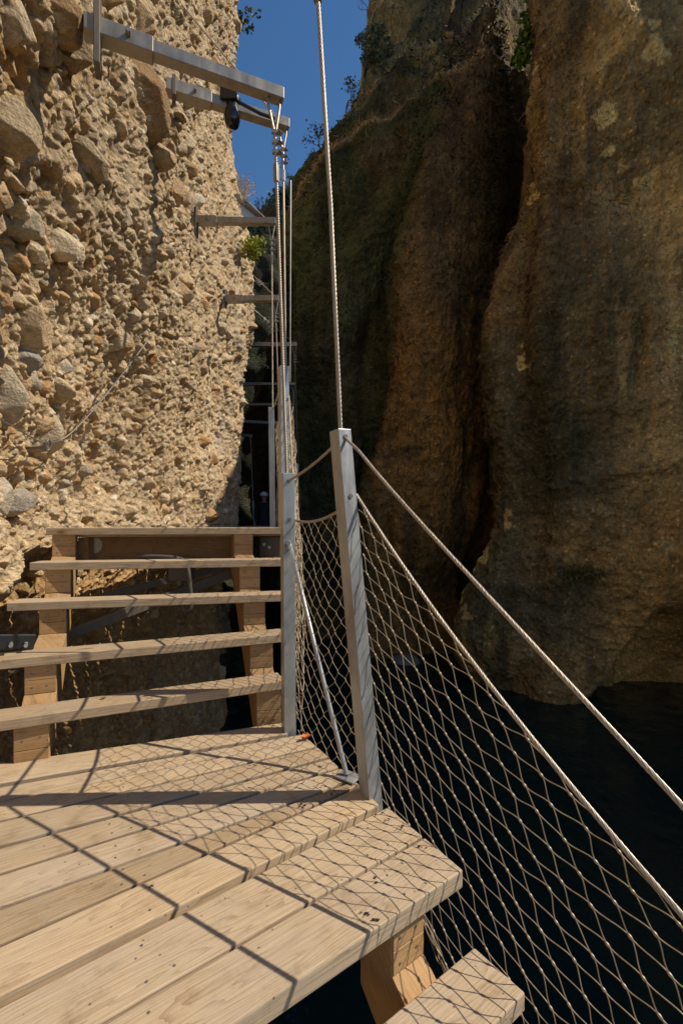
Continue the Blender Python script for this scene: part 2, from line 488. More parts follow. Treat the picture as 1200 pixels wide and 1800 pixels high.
def lay_stone(cu, cz, r, socket=False, colour=None, prot=None):
    asp = RNG.uniform(.55, .95); th = RNG.uniform(-1.1, 1.1) + (0 if RNG.random() < .6 else 1.2)
    ru = r * 1.15
    iu0, iu1 = max(0, int((cu - ru) / RES)), min(NU, int((cu + ru) / RES) + 1)
    iz0, iz1 = max(0, int((cz - ru) / RES)), min(NZ, int((cz + ru) / RES) + 1)
    if iu1 - iu0 < 2 or iz1 - iz0 < 2: return
    uu = (np.arange(iu0, iu1) * RES - cu)[None, :]; zz = (np.arange(iz0, iz1) * RES - cz)[:, None]
    c, s = math.cos(th), math.sin(th)
    x = (uu * c + zz * s) / r; y = (-uu * s + zz * c) / (r * asp)
    kf = RNG.integers(5, 9)
    h = np.full(x.shape, 9.0)
    a0 = RNG.uniform(0, 6.28)
    for q in range(kf):
        a = a0 + (q + RNG.uniform(-.3, .3)) * 6.283 / kf
        off = RNG.uniform(.62, 1.0); sl = RNG.uniform(.9, 2.6)
        h = np.minimum(h, sl * (off - (math.cos(a) * x + math.sin(a) * y)))
    rr = x * x + y * y
    dome = 1.05 * np.sqrt(np.clip(1.08 - rr, 0, None)) - .12
    h = np.minimum(h, dome)
    tip = RNG.uniform(.38, .8) if r < .09 else RNG.uniform(.62, .98)
    h = np.minimum(h, tip + RNG.uniform(-.35, .35) * x + RNG.uniform(-.35, .35) * y)
    P = (prot if prot is not None else RNG.uniform(.55, 1.1)) * min(r, .12)
    sub = RH[iz0:iz1, iu0:iu1]
    cc = sub[sub.shape[0] // 2, sub.shape[1] // 2]
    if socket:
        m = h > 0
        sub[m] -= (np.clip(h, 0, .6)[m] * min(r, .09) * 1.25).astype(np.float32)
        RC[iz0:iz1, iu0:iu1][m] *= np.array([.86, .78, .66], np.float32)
        return
    if r > .016:                                 # worn-back matrix round the stone
        m2 = (h <= 0) & (h > -.4)
        sub[m2] -= (.36 * P * (1 + h[m2] / .4)).astype(np.float32)
    hh = (cc - .1 * P + h * P * 1.25).astype(np.float32)
    m = (h > 0) & (hh > sub)
    sub[m] = hh[m]
    col = PAL[RNG.choice(len(PAL), p=PW)] * np.array([.99, .93, .83]) * RNG.uniform(.76, 1.12) if colour is None else np.array(colour, np.float32)
    if r > .03: BIG[iz0:iz1, iu0:iu1] |= m
    RC[iz0:iz1, iu0:iu1][m] = RC[iz0:iz1, iu0:iu1][m] * .12 + col.astype(np.float32) * .88

AU, AZ = NU * RES, NZ * RES
BIG = np.zeros((NZ, NU), bool)                  # where a larger stone already shows
for n, r0, r1, sk in ((int(.55 * AU * AZ), .12, .2, .15), (int(6.5 * AU * AZ), .065, .12, .28), (int(44 * AU * AZ), .033, .065, .25), (int(210 * AU * AZ), .018, .034, .05), (int(430 * AU * AZ), .010, .018, 0)):
    pu, pz = RNG.random(n) * AU, RNG.random(n) * AZ
    pr = r0 * (r1 / r0) ** (RNG.random(n) ** 1.4)
    dens = ras_noise(.8, int(r0 * 1000) + 500, 2)
    for i in range(n):
        iu, iz = int(pu[i] / RES), int(pz[i] / RES)
        if r0 < .1 and BIG[iz, iu] and RNG.random() < .93: continue
        if dens[iz, iu] < -.25 and RNG.random() < .6: continue
        lay_stone(pu[i], pz[i], pr[i], socket=RNG.random() < sk)

def wall_uz(px, py):
    """raster position of the wall point seen at a photo pixel"""
    Yv = np.linspace(.9, 7.6, 600); Xv = (px - 600) / F * Yv; Zv = 1 + (HZ - py) / F * Yv
    d = wall_base(Yv, Zv) - Xv
    i = int(np.argmax(d > 0)) if (d > 0).any() else 599
    return np.interp(Yv[i], _uy, _ul) - U0, Zv[i] - Z0, Yv[i]
# the large hollow under the second beam, with the brown block sitting in it, and other sockets and blocks the photo shows
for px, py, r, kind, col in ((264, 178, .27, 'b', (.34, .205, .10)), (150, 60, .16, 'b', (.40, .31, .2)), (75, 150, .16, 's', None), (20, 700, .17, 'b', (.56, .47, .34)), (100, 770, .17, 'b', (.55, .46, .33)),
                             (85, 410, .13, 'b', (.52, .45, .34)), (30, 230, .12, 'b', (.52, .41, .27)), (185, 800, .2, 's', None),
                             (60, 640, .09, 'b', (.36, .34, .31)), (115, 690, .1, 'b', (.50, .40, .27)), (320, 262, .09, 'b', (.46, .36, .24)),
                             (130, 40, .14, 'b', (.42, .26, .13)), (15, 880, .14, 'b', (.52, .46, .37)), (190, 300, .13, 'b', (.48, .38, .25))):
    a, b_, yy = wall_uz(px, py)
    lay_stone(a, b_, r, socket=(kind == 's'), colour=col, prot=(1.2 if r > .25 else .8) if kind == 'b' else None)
# soften single-cell steps a touch
RH = (RH * 2 + np.roll(RH, 1, 0) + np.roll(RH, -1, 0) + np.roll(RH, 1, 1) + np.roll(RH, -1, 1)) / 6

def wall_sheet():
    ys = [-2.5]
    while ys[-1] < 24:
        y = ys[-1]
        if y < .75 or y > 8.8: st = .07
        else: st = .0026 * max(y, .9)
        ys.append(y + st)
    Yc = np.array(ys); Ye = np.maximum(Yc, .75)
    ts = list(np.arange(-.62, 1.22, .00178))
    t = ts[-1]; st = .004
    while t < 18: t += st; st *= 1.12; ts.append(t)
    t = ts[0]; st = .003; lo = []
    while t > -5: t -= st; st *= 1.05; lo.append(t)
    T = np.array(lo[::-1] + ts)
    Zg = 1 + T[:, None] * Ye[None, :]
    Zg = np.where(Zg > 15, 15 + (Zg - 15) * 1e-3, Zg); Zg = np.where(Zg < -3.2, -3.2 + (Zg + 3.2) * 1e-3, Zg)
    Yg = np.broadcast_to(Yc[None, :], Zg.shape)
    e = .04
    Xg = wall_base(Yg, Zg)
    nx = np.ones_like(Xg); ny = -(wall_base(Yg + e, Zg) - wall_base(Yg - e, Zg)) / (2 * e); nz = -(wall_base(Yg, Zg + e) - wall_base(Yg, Zg - e)) / (2 * e)
    ny = np.clip(ny, -3, 3); nz = np.clip(nz, -2.0, 2.0)
    l = np.sqrt(nx * nx + ny * ny + nz * nz); nx, ny, nz = nx / l, ny / l, nz / l
    ug = np.interp(Yg, _uy, _ul)
    fu = np.abs(((ug - U0) / RES)); fu = np.where(fu > NU - 2, 2 * (NU - 2) - fu, fu); fu = np.mod(fu, NU - 2)
    fz = np.abs(((Zg - Z0) / RES)); fz = np.where(fz > NZ - 2, 2 * (NZ - 2) - fz, fz); fz = np.clip(fz, 0, NZ - 2)
    iu, iz = fu.astype(int), fz.astype(int); du, dz = (fu - iu), (fz - iz)
    h = (RH[iz, iu] * (1 - du) + RH[iz, iu + 1] * du) * (1 - dz) + (RH[iz + 1, iu] * (1 - du) + RH[iz + 1, iu + 1] * du) * dz
    c = RC[iz, iu]
    zu = np.interp(Yg, [0, 1.2, 2.2, 3.0, 4, 5.5, 7], [.12, .20, .43, .80, .85, .7, .45])
    undercut_shade = sstep(zu - Zg, 0.02, .30)[..., None]                 # shade under the overhang put into the colour: undercut rock darker, browner
    c = c * (1 - undercut_shade) + (c * np.array([1.0, .84, .62])) * undercut_shade
    V = np.stack([Xg + nx * h, Yg + ny * h, Zg + nz * h], -1)
    return V.reshape(-1, 3), grid_faces(*Zg.shape), c.reshape(-1, 3)
v_, f_, c_ = wall_sheet()
wall_o = array_mesh('cliff_near', v_, f_, M_WALLROCK, np.clip(c_, .01, .9), smooth=True)
tag(wall_o, 'sunlit tan conglomerate rock wall studded with stones', None, None, 'structure')
del v_, f_, c_

# ================================================================== SETTING: shaded cliffs across the water
def catmull(C, segs):
    C = np.asarray(C, float); n = len(C)
    out = []
    for i in range(n - 1):
        p0, p1, p2, p3 = C[max(i - 1, 0)], C[i], C[i + 1], C[min(i + 2, n - 1)]
        k = segs[i] if hasattr(segs, '__len__') else segs
        t = (np.arange(k) / k).reshape((-1,) + (1,) * (C.ndim - 1))
        out.append(.5 * (2 * p1 + (p2 - p0) * t + (2 * p0 - 5 * p1 + 4 * p2 - p3) * t ** 2 + (3 * p1 - p0 - 3 * p2 + p3) * t ** 3))
    out.append(C[-1:])
    return np.concatenate(out)

def sheet_normals(P):
    du = np.gradient(P, axis=1); dv = np.gradient(P, axis=0)
    n = np.cross(du, dv); n /= np.maximum(np.linalg.norm(n, axis=-1, keepdims=True), 1e-9)
    return n

def cliff_sheet(name, ctrl, rseg, cseg, disp, colour, label, big=.28):
    P = catmull(ctrl, rseg); P = np.swapaxes(catmull(np.swapaxes(P, 0, 1), cseg), 0, 1)
    N = sheet_normals(P)
    toward = N[..., 1] - .0
    if np.mean(toward) > 0: N = -N
    q = P * np.array([1, 1, .55])
    h = big * fbm(q * .45, 3, 31) + .13 * fbm(q * 1.4, 3, 41) + .075 * fbm(P * 4.2, 4, 51) + .045 * fbm(P * 10, 3, 61, ridged=True)
    # thin rock ledges
    zz = P[..., 2] + .5 * fbm(P * .6, 2, 71)
    h += .05 * fbm(np.stack([P[..., 0] * .5, P[..., 1] * .5, zz * 3.2], -1), 3, 81, ridged=True)
    # knobbly pebbles
    h += .055 * np.clip(fbm(P * 13, 3, 95), 0, 1)
    h += .13 * fbm(P * np.array([1.7, 1.7, .2]), 3, 97)
    h = h + disp(P)
    c = colour(P, N)
    V = P + N * h[..., None]
    o = array_mesh(name, V.reshape(-1, 3), grid_faces(*P.shape[:2]), M_CLIFF, np.clip(c, .004, .8).reshape(-1, 3))
    tag(o, label, None, None, 'structure')
    return V, N

def lobe_r():
    zs = [-3.2, -2.2, -1.5, -.8, .1, 1.2, 2.4, 3.4, 4.8, 6.2, 7.4, 8.8, 10.4, 12, 14.5, 17]
    pxs = [862, 856, 822, 822, 842, 870, 884, 874, 872, 892, 912, 936, 964, 1004, 1062, 1115]
    back = [0, 0, 0, 0, 0, 0, 0, 0, 0, .05, .1, .15, .25, .4, .6, .9]
    rows = []
    for z, px, b in zip(zs, pxs, back):
        bot = sstep(np.array(-z), .6, 2.6) * .5
        Yc = 9.45 + b * .7
        xc = (px - 600) / F * Yc
        top_near = min(z, 12.4 - .0)
        rows.append([(xc + 3.4, Yc + 10.5, z + 1.5 * (z > 9)), (xc + .9, Yc + 2.2, z), (xc + .18, Yc + .7, z), (xc, Yc, z), (xc + .5, Yc - .55 + bot * .3, z), (3.9 - .02 * z, 8.35 + b + bot * .25, z),  # first column is unseen, run far back to keep sun off the cleft
                     (5.3, 7.95 + b + bot * .3, z), (6.6, 7.9 + b + bot, z), (7.8 + .3 * b, 7.5 + .6 * b, min(z, 12.6)),
                     (8.4, 6.7, min(z, 11.7)), (8.6, 5.8, min(z, 11.2 + z * .01)), (8.7, 4.2, min(z, 10.6 + z * .01)), (8.8, 2.6, min(z, 7.6 + z * .01)),  # unseen near shoulder, heights shaped to set its shadow line on the wall
                     (9.2, 0.2, min(z, 5 + z * .01)), (9.6, -3, min(z, 5 + z * .01))])
    return np.array(rows, float)

def disp_r(P):
    x, y, z = P[..., 0], P[..., 1], P[..., 2]
    cave = sstep(x, 5.0, 5.5) * sstep(-z, .35 - .9 * 0, .9) * np.clip(1 - np.abs(x - 6.6) / 3, 0, 1)
    arch = sstep(x + z * .55, 3.9, 5.0) * sstep(-z, .0, 1.1) * (y > 6.5)
    h = -1.0 * sstep(x + .25 * fbm(P * .8, 2, 9) - .5 * z, 5.45, 5.95) * sstep(-z, .3, .85) * (y > 6.2)
    h += .22 * np.exp(-((z - 1.9 - .25 * np.sin(x * 1.3)) / .22) ** 2) * sstep(x, 3.2, 4.4) * .6
    # slanting bulges
    d = x * .75 + z * .5
    h += .24 * np.sin(d * 1.6 + 1.2 * fbm(P * .4, 2, 5))
    h -= .30 * np.exp(-((x - 5.05 - .12 * np.sin(z * 1.7)) / .10) ** 2) * sstep(z, 3.0, 3.6) * sstep(-z, -4.9, -4.3)
    return h

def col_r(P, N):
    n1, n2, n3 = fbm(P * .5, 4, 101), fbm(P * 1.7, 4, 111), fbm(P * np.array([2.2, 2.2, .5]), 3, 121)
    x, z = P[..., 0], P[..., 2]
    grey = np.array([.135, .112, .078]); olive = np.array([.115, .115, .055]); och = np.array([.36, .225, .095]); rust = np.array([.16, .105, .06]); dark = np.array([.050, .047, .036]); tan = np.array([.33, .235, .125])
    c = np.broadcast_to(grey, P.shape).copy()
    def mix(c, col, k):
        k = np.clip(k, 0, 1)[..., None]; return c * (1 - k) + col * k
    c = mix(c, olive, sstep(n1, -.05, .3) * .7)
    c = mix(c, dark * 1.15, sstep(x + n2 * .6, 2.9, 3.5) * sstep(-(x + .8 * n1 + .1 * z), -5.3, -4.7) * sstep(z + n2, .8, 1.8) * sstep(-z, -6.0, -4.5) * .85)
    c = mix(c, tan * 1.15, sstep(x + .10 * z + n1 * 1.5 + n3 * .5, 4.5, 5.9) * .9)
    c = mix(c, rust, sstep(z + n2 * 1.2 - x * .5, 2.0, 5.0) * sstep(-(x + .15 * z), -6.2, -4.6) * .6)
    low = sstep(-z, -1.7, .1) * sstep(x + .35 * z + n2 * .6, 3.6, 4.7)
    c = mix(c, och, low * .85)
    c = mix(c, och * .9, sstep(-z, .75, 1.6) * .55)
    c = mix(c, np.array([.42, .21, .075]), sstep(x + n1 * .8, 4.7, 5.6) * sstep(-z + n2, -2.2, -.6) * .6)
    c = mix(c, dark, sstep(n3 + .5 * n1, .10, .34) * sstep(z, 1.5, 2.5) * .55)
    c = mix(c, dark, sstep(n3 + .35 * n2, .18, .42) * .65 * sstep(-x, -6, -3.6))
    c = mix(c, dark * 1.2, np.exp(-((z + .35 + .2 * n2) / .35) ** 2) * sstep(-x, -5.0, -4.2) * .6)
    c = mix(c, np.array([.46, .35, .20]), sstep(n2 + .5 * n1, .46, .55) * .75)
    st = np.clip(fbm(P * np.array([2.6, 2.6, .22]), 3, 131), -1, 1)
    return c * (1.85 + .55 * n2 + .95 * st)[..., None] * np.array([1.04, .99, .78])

def lobe_m():
    zs = [-3.2, -2.2, -1.2, 0, 1.4, 2.6, 4.0, 5.4, 6.8, 8.4, 9.8, 11.0, 12.2, 13.6, 15.2, 17, 20]
    left = [498, 500, 503, 506, 500, 498, 498, 499, 499, 502, 512, 532, 558, 582, 598, 612, 640]
    rib = [652, 650, 645, 640, 648, 668, 688, 692, 706, 730, 752, 772, 790, 802, 815, 830, 860]
    cre = [840, 836, 826, 830, 850, 858, 862, 860, 862, 872, 886, 896, 905, 915, 930, 950, 985]
    rows = []
    for z, a, b, c in zip(zs, left, rib, cre):
        fade = float(sstep(np.array(z), 8.0, 11.5))
        lean = max(0, z - 10) * .18
        Yl = 14.0 + lean; Yr = 11.3 + lean + fade * .5
        X = lambda px, Y: (px - 600) / F * Y
        rows.append([(X(a, Yl) - 2.6, Yl + 9, z), (X(a, Yl) - .1, Yl + 3.0, z), (X(a, Yl), Yl, z), (X(a, Yl) + .45, Yl - 1.0, z),
                     (X(.55 * a + .45 * b, 12.7 + lean), 12.75 + lean, z),
                     (X(b, Yr) - .25, Yr + 1.5 * (1 - fade) + .1, z), (X(b, Yr), Yr, z), (X(.5 * b + .5 * c, 11.15 + lean), 11.15 + lean, z),
                     (X(c - 18, 11.8 + lean), 11.8 + lean, z), (X(c + 25, 13.4 + lean), 13.4 + lean, z), (X(c + 25, 13.4 + lean) + 3.2, 14.5 + lean, z)])
    return np.array(rows, float)

def terr(P):
    return P[..., 2] - 1.1 * (P[..., 0] + .4 * fbm(P * .5, 2, 7)) * sstep(-P[..., 0], -2.2, -.8) - 1.1 * 2.2 * 0

def disp_m(P):
    x, y, z = P[..., 0], P[..., 1], P[..., 2]
    lf = 1 - sstep(x - np.interp(z, [-3, 1.4, 4, 6.8, 9, 12], [.4, .4, .8, 1.1, 1.5, 2.2]), -.4, .1)
    dg = z * .8 - x * 1.0 + .8 * fbm(P * .4, 3, 19)
    h = lf * (.22 * np.sin(dg * 1.5) + .10 * np.sin(dg * 4.1 + x))
    h += 0.10 * np.sin(x * 3.1 + .35 * z + 1.5 * fbm(P * .35, 2, 15)) * sstep(-z, -10, -6)
    # leaning terraces on the upper left
    w = z - .95 * np.minimum(x, 1.6) + .45 * fbm(P * .6, 2, 17)
    for z0, a in ((11.2, .16), (12.9, .20), (14.6, .34)):
        h -= a * sstep(w, z0, z0 + .25)
    # pits in the brown face
    for px, pz, s, d in ((3.05, 3.0, .10, .5), (3.38, 2.2, .09, .6), (3.1, 1.9, .1, .4), (1.1, .9, .12, .3), (2.35, -.6, .4, .3)):
        h -= d * np.exp(-((x - px) / s) ** 2 - ((z - pz) / (s * 4)) ** 2) * (y < 12.8)
    h -= .4 * np.exp(-((z + .7) / .8) ** 2) * sstep(x, .3, .8)
    return h

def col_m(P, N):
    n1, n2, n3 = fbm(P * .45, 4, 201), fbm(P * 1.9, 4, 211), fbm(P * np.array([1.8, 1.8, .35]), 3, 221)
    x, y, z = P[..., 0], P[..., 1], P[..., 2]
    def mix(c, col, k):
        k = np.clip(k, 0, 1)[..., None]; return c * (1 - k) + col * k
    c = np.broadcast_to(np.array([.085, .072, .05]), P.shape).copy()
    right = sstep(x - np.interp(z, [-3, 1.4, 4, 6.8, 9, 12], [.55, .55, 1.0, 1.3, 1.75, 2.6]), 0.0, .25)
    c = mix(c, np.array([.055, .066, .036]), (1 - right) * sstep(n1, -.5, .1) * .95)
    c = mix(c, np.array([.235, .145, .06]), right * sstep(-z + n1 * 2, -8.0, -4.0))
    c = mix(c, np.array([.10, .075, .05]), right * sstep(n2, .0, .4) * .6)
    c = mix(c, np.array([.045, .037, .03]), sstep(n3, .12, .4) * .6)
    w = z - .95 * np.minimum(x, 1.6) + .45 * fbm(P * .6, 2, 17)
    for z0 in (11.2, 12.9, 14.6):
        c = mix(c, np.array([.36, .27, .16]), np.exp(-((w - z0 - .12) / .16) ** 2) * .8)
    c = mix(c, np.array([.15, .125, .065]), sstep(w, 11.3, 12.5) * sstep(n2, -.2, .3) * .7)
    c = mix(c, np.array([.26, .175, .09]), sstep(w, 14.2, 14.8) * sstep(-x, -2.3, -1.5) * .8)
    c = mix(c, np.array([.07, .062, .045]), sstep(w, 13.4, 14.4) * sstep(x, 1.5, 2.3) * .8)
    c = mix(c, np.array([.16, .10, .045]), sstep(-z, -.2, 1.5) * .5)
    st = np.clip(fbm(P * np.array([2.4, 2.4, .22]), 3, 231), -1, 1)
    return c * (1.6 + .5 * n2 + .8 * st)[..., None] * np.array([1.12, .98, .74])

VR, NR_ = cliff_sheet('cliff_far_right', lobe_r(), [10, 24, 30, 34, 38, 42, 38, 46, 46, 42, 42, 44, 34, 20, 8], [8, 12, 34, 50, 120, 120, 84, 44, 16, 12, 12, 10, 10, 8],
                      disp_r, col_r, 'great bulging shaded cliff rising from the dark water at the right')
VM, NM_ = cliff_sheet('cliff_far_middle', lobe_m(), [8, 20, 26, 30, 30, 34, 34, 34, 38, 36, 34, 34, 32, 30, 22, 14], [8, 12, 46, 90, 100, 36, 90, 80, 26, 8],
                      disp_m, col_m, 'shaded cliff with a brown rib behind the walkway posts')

# dark far wall where the canyon bends away
def sheet_simple(name, ctrl, rseg, cseg, label, base, amp=.6, seed=300, mat=None):
    P = catmull(np.array(ctrl, float), rseg); P = np.swapaxes(catmull(np.swapaxes(P, 0, 1), cseg), 0, 1)
    N = sheet_normals(P)
    if N[..., 1].mean() > 0: N = -N
    h = amp * fbm(P * .3, 4, seed) + amp * .35 * fbm(P * 1.3, 4, seed + 9)
    n = fbm(P * .8, 4, seed + 20)
    c = np.array(base) * (1 + .6 * n)[..., None]
    o = array_mesh(name, (P + N * h[..., None]).reshape(-1, 3), grid_faces(*P.shape[:2]), mat or M_CLIFF, np.clip(c, .004, .7).reshape(-1, 3))
    return tag(o, label, None, None, 'structure')
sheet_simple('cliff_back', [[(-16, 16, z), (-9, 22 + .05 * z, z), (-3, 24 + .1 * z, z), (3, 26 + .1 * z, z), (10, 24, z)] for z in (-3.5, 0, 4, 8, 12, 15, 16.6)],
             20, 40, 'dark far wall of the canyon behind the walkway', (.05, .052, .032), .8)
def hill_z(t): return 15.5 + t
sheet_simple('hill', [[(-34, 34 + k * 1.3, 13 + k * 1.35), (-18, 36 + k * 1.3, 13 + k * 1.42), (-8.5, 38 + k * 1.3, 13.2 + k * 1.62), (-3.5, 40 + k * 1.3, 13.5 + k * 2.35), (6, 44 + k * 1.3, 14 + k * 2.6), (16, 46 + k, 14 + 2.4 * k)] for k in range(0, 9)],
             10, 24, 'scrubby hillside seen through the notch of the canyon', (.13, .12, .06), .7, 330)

# ================================================================== SETTING: water
m, nt, b = new_mat('dark_river_water'); L = nt.links.new
b.inputs['Base Color'].default_value = (.004, .021, .021, 1); b.inputs['Roughness'].default_value = .06
b.inputs['IOR'].default_value = 1.33; b.inputs['Specular IOR Level'].default_value = .5
tc = nd(nt, 'ShaderNodeTexCoord')
n1 = nd(nt, 'ShaderNodeTexNoise', i_Scale=2.2, i_Detail=4.0); L(tc.outputs['Object'], n1.inputs['Vector'])
bp = nd(nt, 'ShaderNodeBump', i_Strength=.5, i_Distance=.08); L(n1.outputs['Fac'], bp.inputs['Height']); L(bp.outputs[0], b.inputs['Normal'])
MBw = MB(); MBw.add([(-60, -40, -2.2), (60, -40, -2.2), (60, 90, -2.2), (-60, 90, -2.2)], [(0, 1, 2, 3)])
tag(MBw.build('water', m), 'dark still river at the foot of the cliffs', None, None, 'structure')
MBb = MB(); MBb.add([(-80, -60, -4.5), (80, -60, -4.5), (80, 120, -4.5), (-80, 120, -4.5)], [(0, 1, 2, 3)])
tag(MBb.build('ground', plain_mat('river_bed', (.10, .09, .07), .9, .3, 2)), 'river bed under the water', None, None, 'structure')

# ================================================================== wooden deck in the foreground
V3 = Vector
LINES = [((496, 1740), (811, 1530)), ((167, 1800), (680, 1504)), ((0, 1753), (663, 1417)), ((0, 1657), (567, 1407)), ((0, 1592), (547, 1395)),
         ((0, 1532), (440, 1395)), ((0, 1486), (300, 1405)), ((0, 1442), (300, 1372)), ((0, 1407), (300, 1347)), ((0, 1377), (300, 1325)), ((0, 1339), (300, 1296))]
LG = [(atz(*a, 0), atz(*b_, 0)) for a, b_ in LINES]

def isect(l1, l2):
    (p, q), (r_, s) = l1, l2
    d1, d2 = q - p, s - r_
    den = d1.x * d2.y - d1.y * d2.x
    t = ((r_.x - p.x) * d2.y - (r_.y - p.y) * d2.x) / den
    return V3((p.x + d1.x * t, p.y + d1.y * t, 0))
E1 = (atz(815, 1530, 0), atz(685, 1420, 0)); E2 = (atz(669, 1419, 0), atz(624, 1374, 0)); E3 = (atz(624, 1372, 0), atz(533, 1292, 0))
E4 = (atz(506, 1290, 0), atz(497, 1266, 0))
ends = [E1, E1, E2, E3, E3, E3, E3, E3, E3, E4]
gaps = [.011, .024, .018, .015, .015, .013, .015, .013, .028, .016]
lefts = [-1.3, -1.32, -1.34, -1.38, -1.42, -1.5, -1.56, -1.62, -1.68, -1.72]
deck = empty('wooden_deck', (-.4, 1.4, 0), 'pale weathered board deck with net shadows in the foreground', 'deck')
TH = .052
for k in range(10):
    fr, bk = LG[k], LG[k + 1]
    d = (fr[1] - fr[0]).normalized(); db = (bk[1] - bk[0]).normalized()
    nb = V3((db.y, -db.x, 0)) * gaps[k]
    bk = (bk[0] + nb, bk[1] + nb)
    lx = (V3((lefts[k], -5, 0)), V3((lefts[k], 5, 0)))
    a, b_ = isect(fr, lx), isect(fr, ends[k])
    c, e = isect(bk, ends[k]), isect(bk, lx)
    dz = random.uniform(-.003, .003)
    poly = [V3((p.x, p.y, -TH + dz)) for p in (a, b_, c, e)]
    mb = MB(); n = V3((-d.y, d.x, 0))
    mb.prism(poly, (0, 0, TH), d, n)
    bo = mb.build('deck_board', M_DECK, deck, .004)
    for sx in (.13, .19, .78, .84):
        for fr_ in (.22, .76):
            pr, pbk = b_ - d * sx, c - db * sx
            pp = pr.lerp(pbk, fr_ + random.uniform(-.06, .06)) + d * random.uniform(-.012, .012)
            if random.random() < .55: MB().tube([V3((pp.x, pp.y, dz - .003)), V3((pp.x, pp.y, dz + .0008))], .0036, 8).build('screw', M_DARKSTEEL, bo)
mb = MB()
for s0 in (.16, .95):
    d = (LG[0][1] - LG[0][0]).normalized(); n = V3((-d.y, d.x, 0))
    p0 = isect(LG[0], E1) - d * s0 + n * .10
    p1 = isect(LG[9], E3 if s0 < .5 else (LG[9][0], LG[9][0] + V3((.001, 1, 0)))) - d * (s0 * .6) - V3((.12, .02, 0))
    j = MB(); j.bar(p0 + V3((0, 0, -TH - .075)), p1 + V3((0, 0, -TH - .075)), .06, .14)
    j.build('joist', M_DARKPINE, deck, .003)

# ================================================================== stairs going up
TZ = [.195, .39, .585, .78, .976]
TL = [atz(0, 1267, TZ[0]), atz(0, 1160, TZ[1]), atz(11.7, 1060, TZ[2]), atz(52, 989, TZ[3]), at(81, 926, 2.90)]
TR = [atz(495, 1197, TZ[0]), atz(495, 1115, TZ[1]), atz(495, 1044, TZ[2]), atz(495, 983, TZ[3]), at(495, 927.5, 3.14)]
TL[4].z = TR[4].z = TZ[4]
for i in (0, 1):
    TL[i] = TL[i] + (TL[i] - TR[i]).normalized() * (.42 if i == 0 else .25)
stairs = empty('timber_stairs', (-1, 2.6, 0), 'open timber stairs climbing from the deck to the upper walkway', 'stairs')
for i in range(5):
    d = (TR[i] - TL[i]).normalized(); n = V3((-d.y, d.x, 0))
    a, b_ = TL[i], TR[i] + d * (.035 if i else .02)
    dep = .146
    poly = [V3((p.x, p.y, TZ[i] - .045)) for p in (a, b_, b_ + n * dep, a + n * dep)]
    MB().prism(poly, (0, 0, .045), d, n).build('tread', M_DECK, stairs, .004)

def stringer(parent, pts, tz, side, width, z0, name='stringer', mat=M_PINE, back=.025, dep=.15, extra=True):
    """sawtooth stringer: pts on the riser line below each tread; side = unit vector along the treads"""
    run = (pts[-1] - pts[0]); run.z = 0; run.normalize()
    o = pts[0].copy(); o.z = 0
    ds = [(p - o).dot(run) + back for p in pts]
    prof = [(ds[0], z0)]
    for k in range(len(pts)):
        zt = tz[k] - .0455
        if k: prof.append((ds[k], tz[k - 1] + .018))
        prof.append((ds[k], zt)); prof.append((ds[k] + dep - .02, zt))
        if k < len(pts) - 1: prof.append((ds[k] + dep - .019, tz[k] - .030))
    lastd = ds[-1] + dep - .02
    prof.append((lastd, tz[-1] - .30)); prof.append((ds[0] + .10, z0 - .02))
    # the seam between the two stacked riser blocks
    base = [o + run * q + V3((0, 0, z)) - side * (width / 2) for q, z in prof]
    st = MB(); 
    mid = side * width
    st.prism(base, mid, (0, 0, 1) if False else run + V3((0, 0, 1)), None)
    s = st.build(name, mat, parent, .002)
    for k in range(len(pts)):
        zb = (tz[k - 1] + .018) if k else z0
        zt = tz[k] - .0455
        h = (zt - zb)
        c = o + run * (ds[k] - .006)
        q = MB()
        p0 = c - side * (width / 2 - .002) + V3((0, 0, zb + .001)); 
        q.prism([p0, p0 + side * (width - .004), p0 + side * (width - .004) + run * .0055, p0 + run * .0055], (0, 0, h * .46), side, (0, 0, 1))
        p1 = p0 + V3((0, 0, h * .475))
        q.prism([p1, p1 + side * (width - .004), p1 + side * (width - .004) + run * .0055, p1 + run * .0055], (0, 0, h * .52), side, (0, 0, 1))
        q.build('riser_block', mat, s, .0015)
        for sx in (-.25, .22):
            for fz in (.22, .72):
                if random.random() < .8:
                    pc = c + side * (width * (sx + random.uniform(-.05, .05))) + V3((0, 0, zb + h * (fz + random.uniform(-.06, .06)))) - run * .001
                    MB().tube([pc, pc + run * .004], .0042, 8).build('screw', M_DARKSTEEL, s)
    return s
def onl(i, px):
    a, b_ = TL[i], TR[i]
    # point of the tread's front line at a photo column
    t = ((px - 600) / F * a.y - a.x) / ((b_.x - a.x) - (px - 600) / F * (b_.y - a.y))
    return a.lerp(b_, t)
sd = (TR[2] - TL[2]).normalized()
Lp = [onl(i, px) for i, px in enumerate((54, 72, 90, 102, 112))]
Rp = [onl(i, px) for i, px in enumerate((474, 462, 451, 440, 429))]
stringer(stairs, Lp, TZ, (TR[1] - TL[1]).normalized(), .13, -.045)
stringer(stairs, Rp, TZ, sd, .125, -.045)
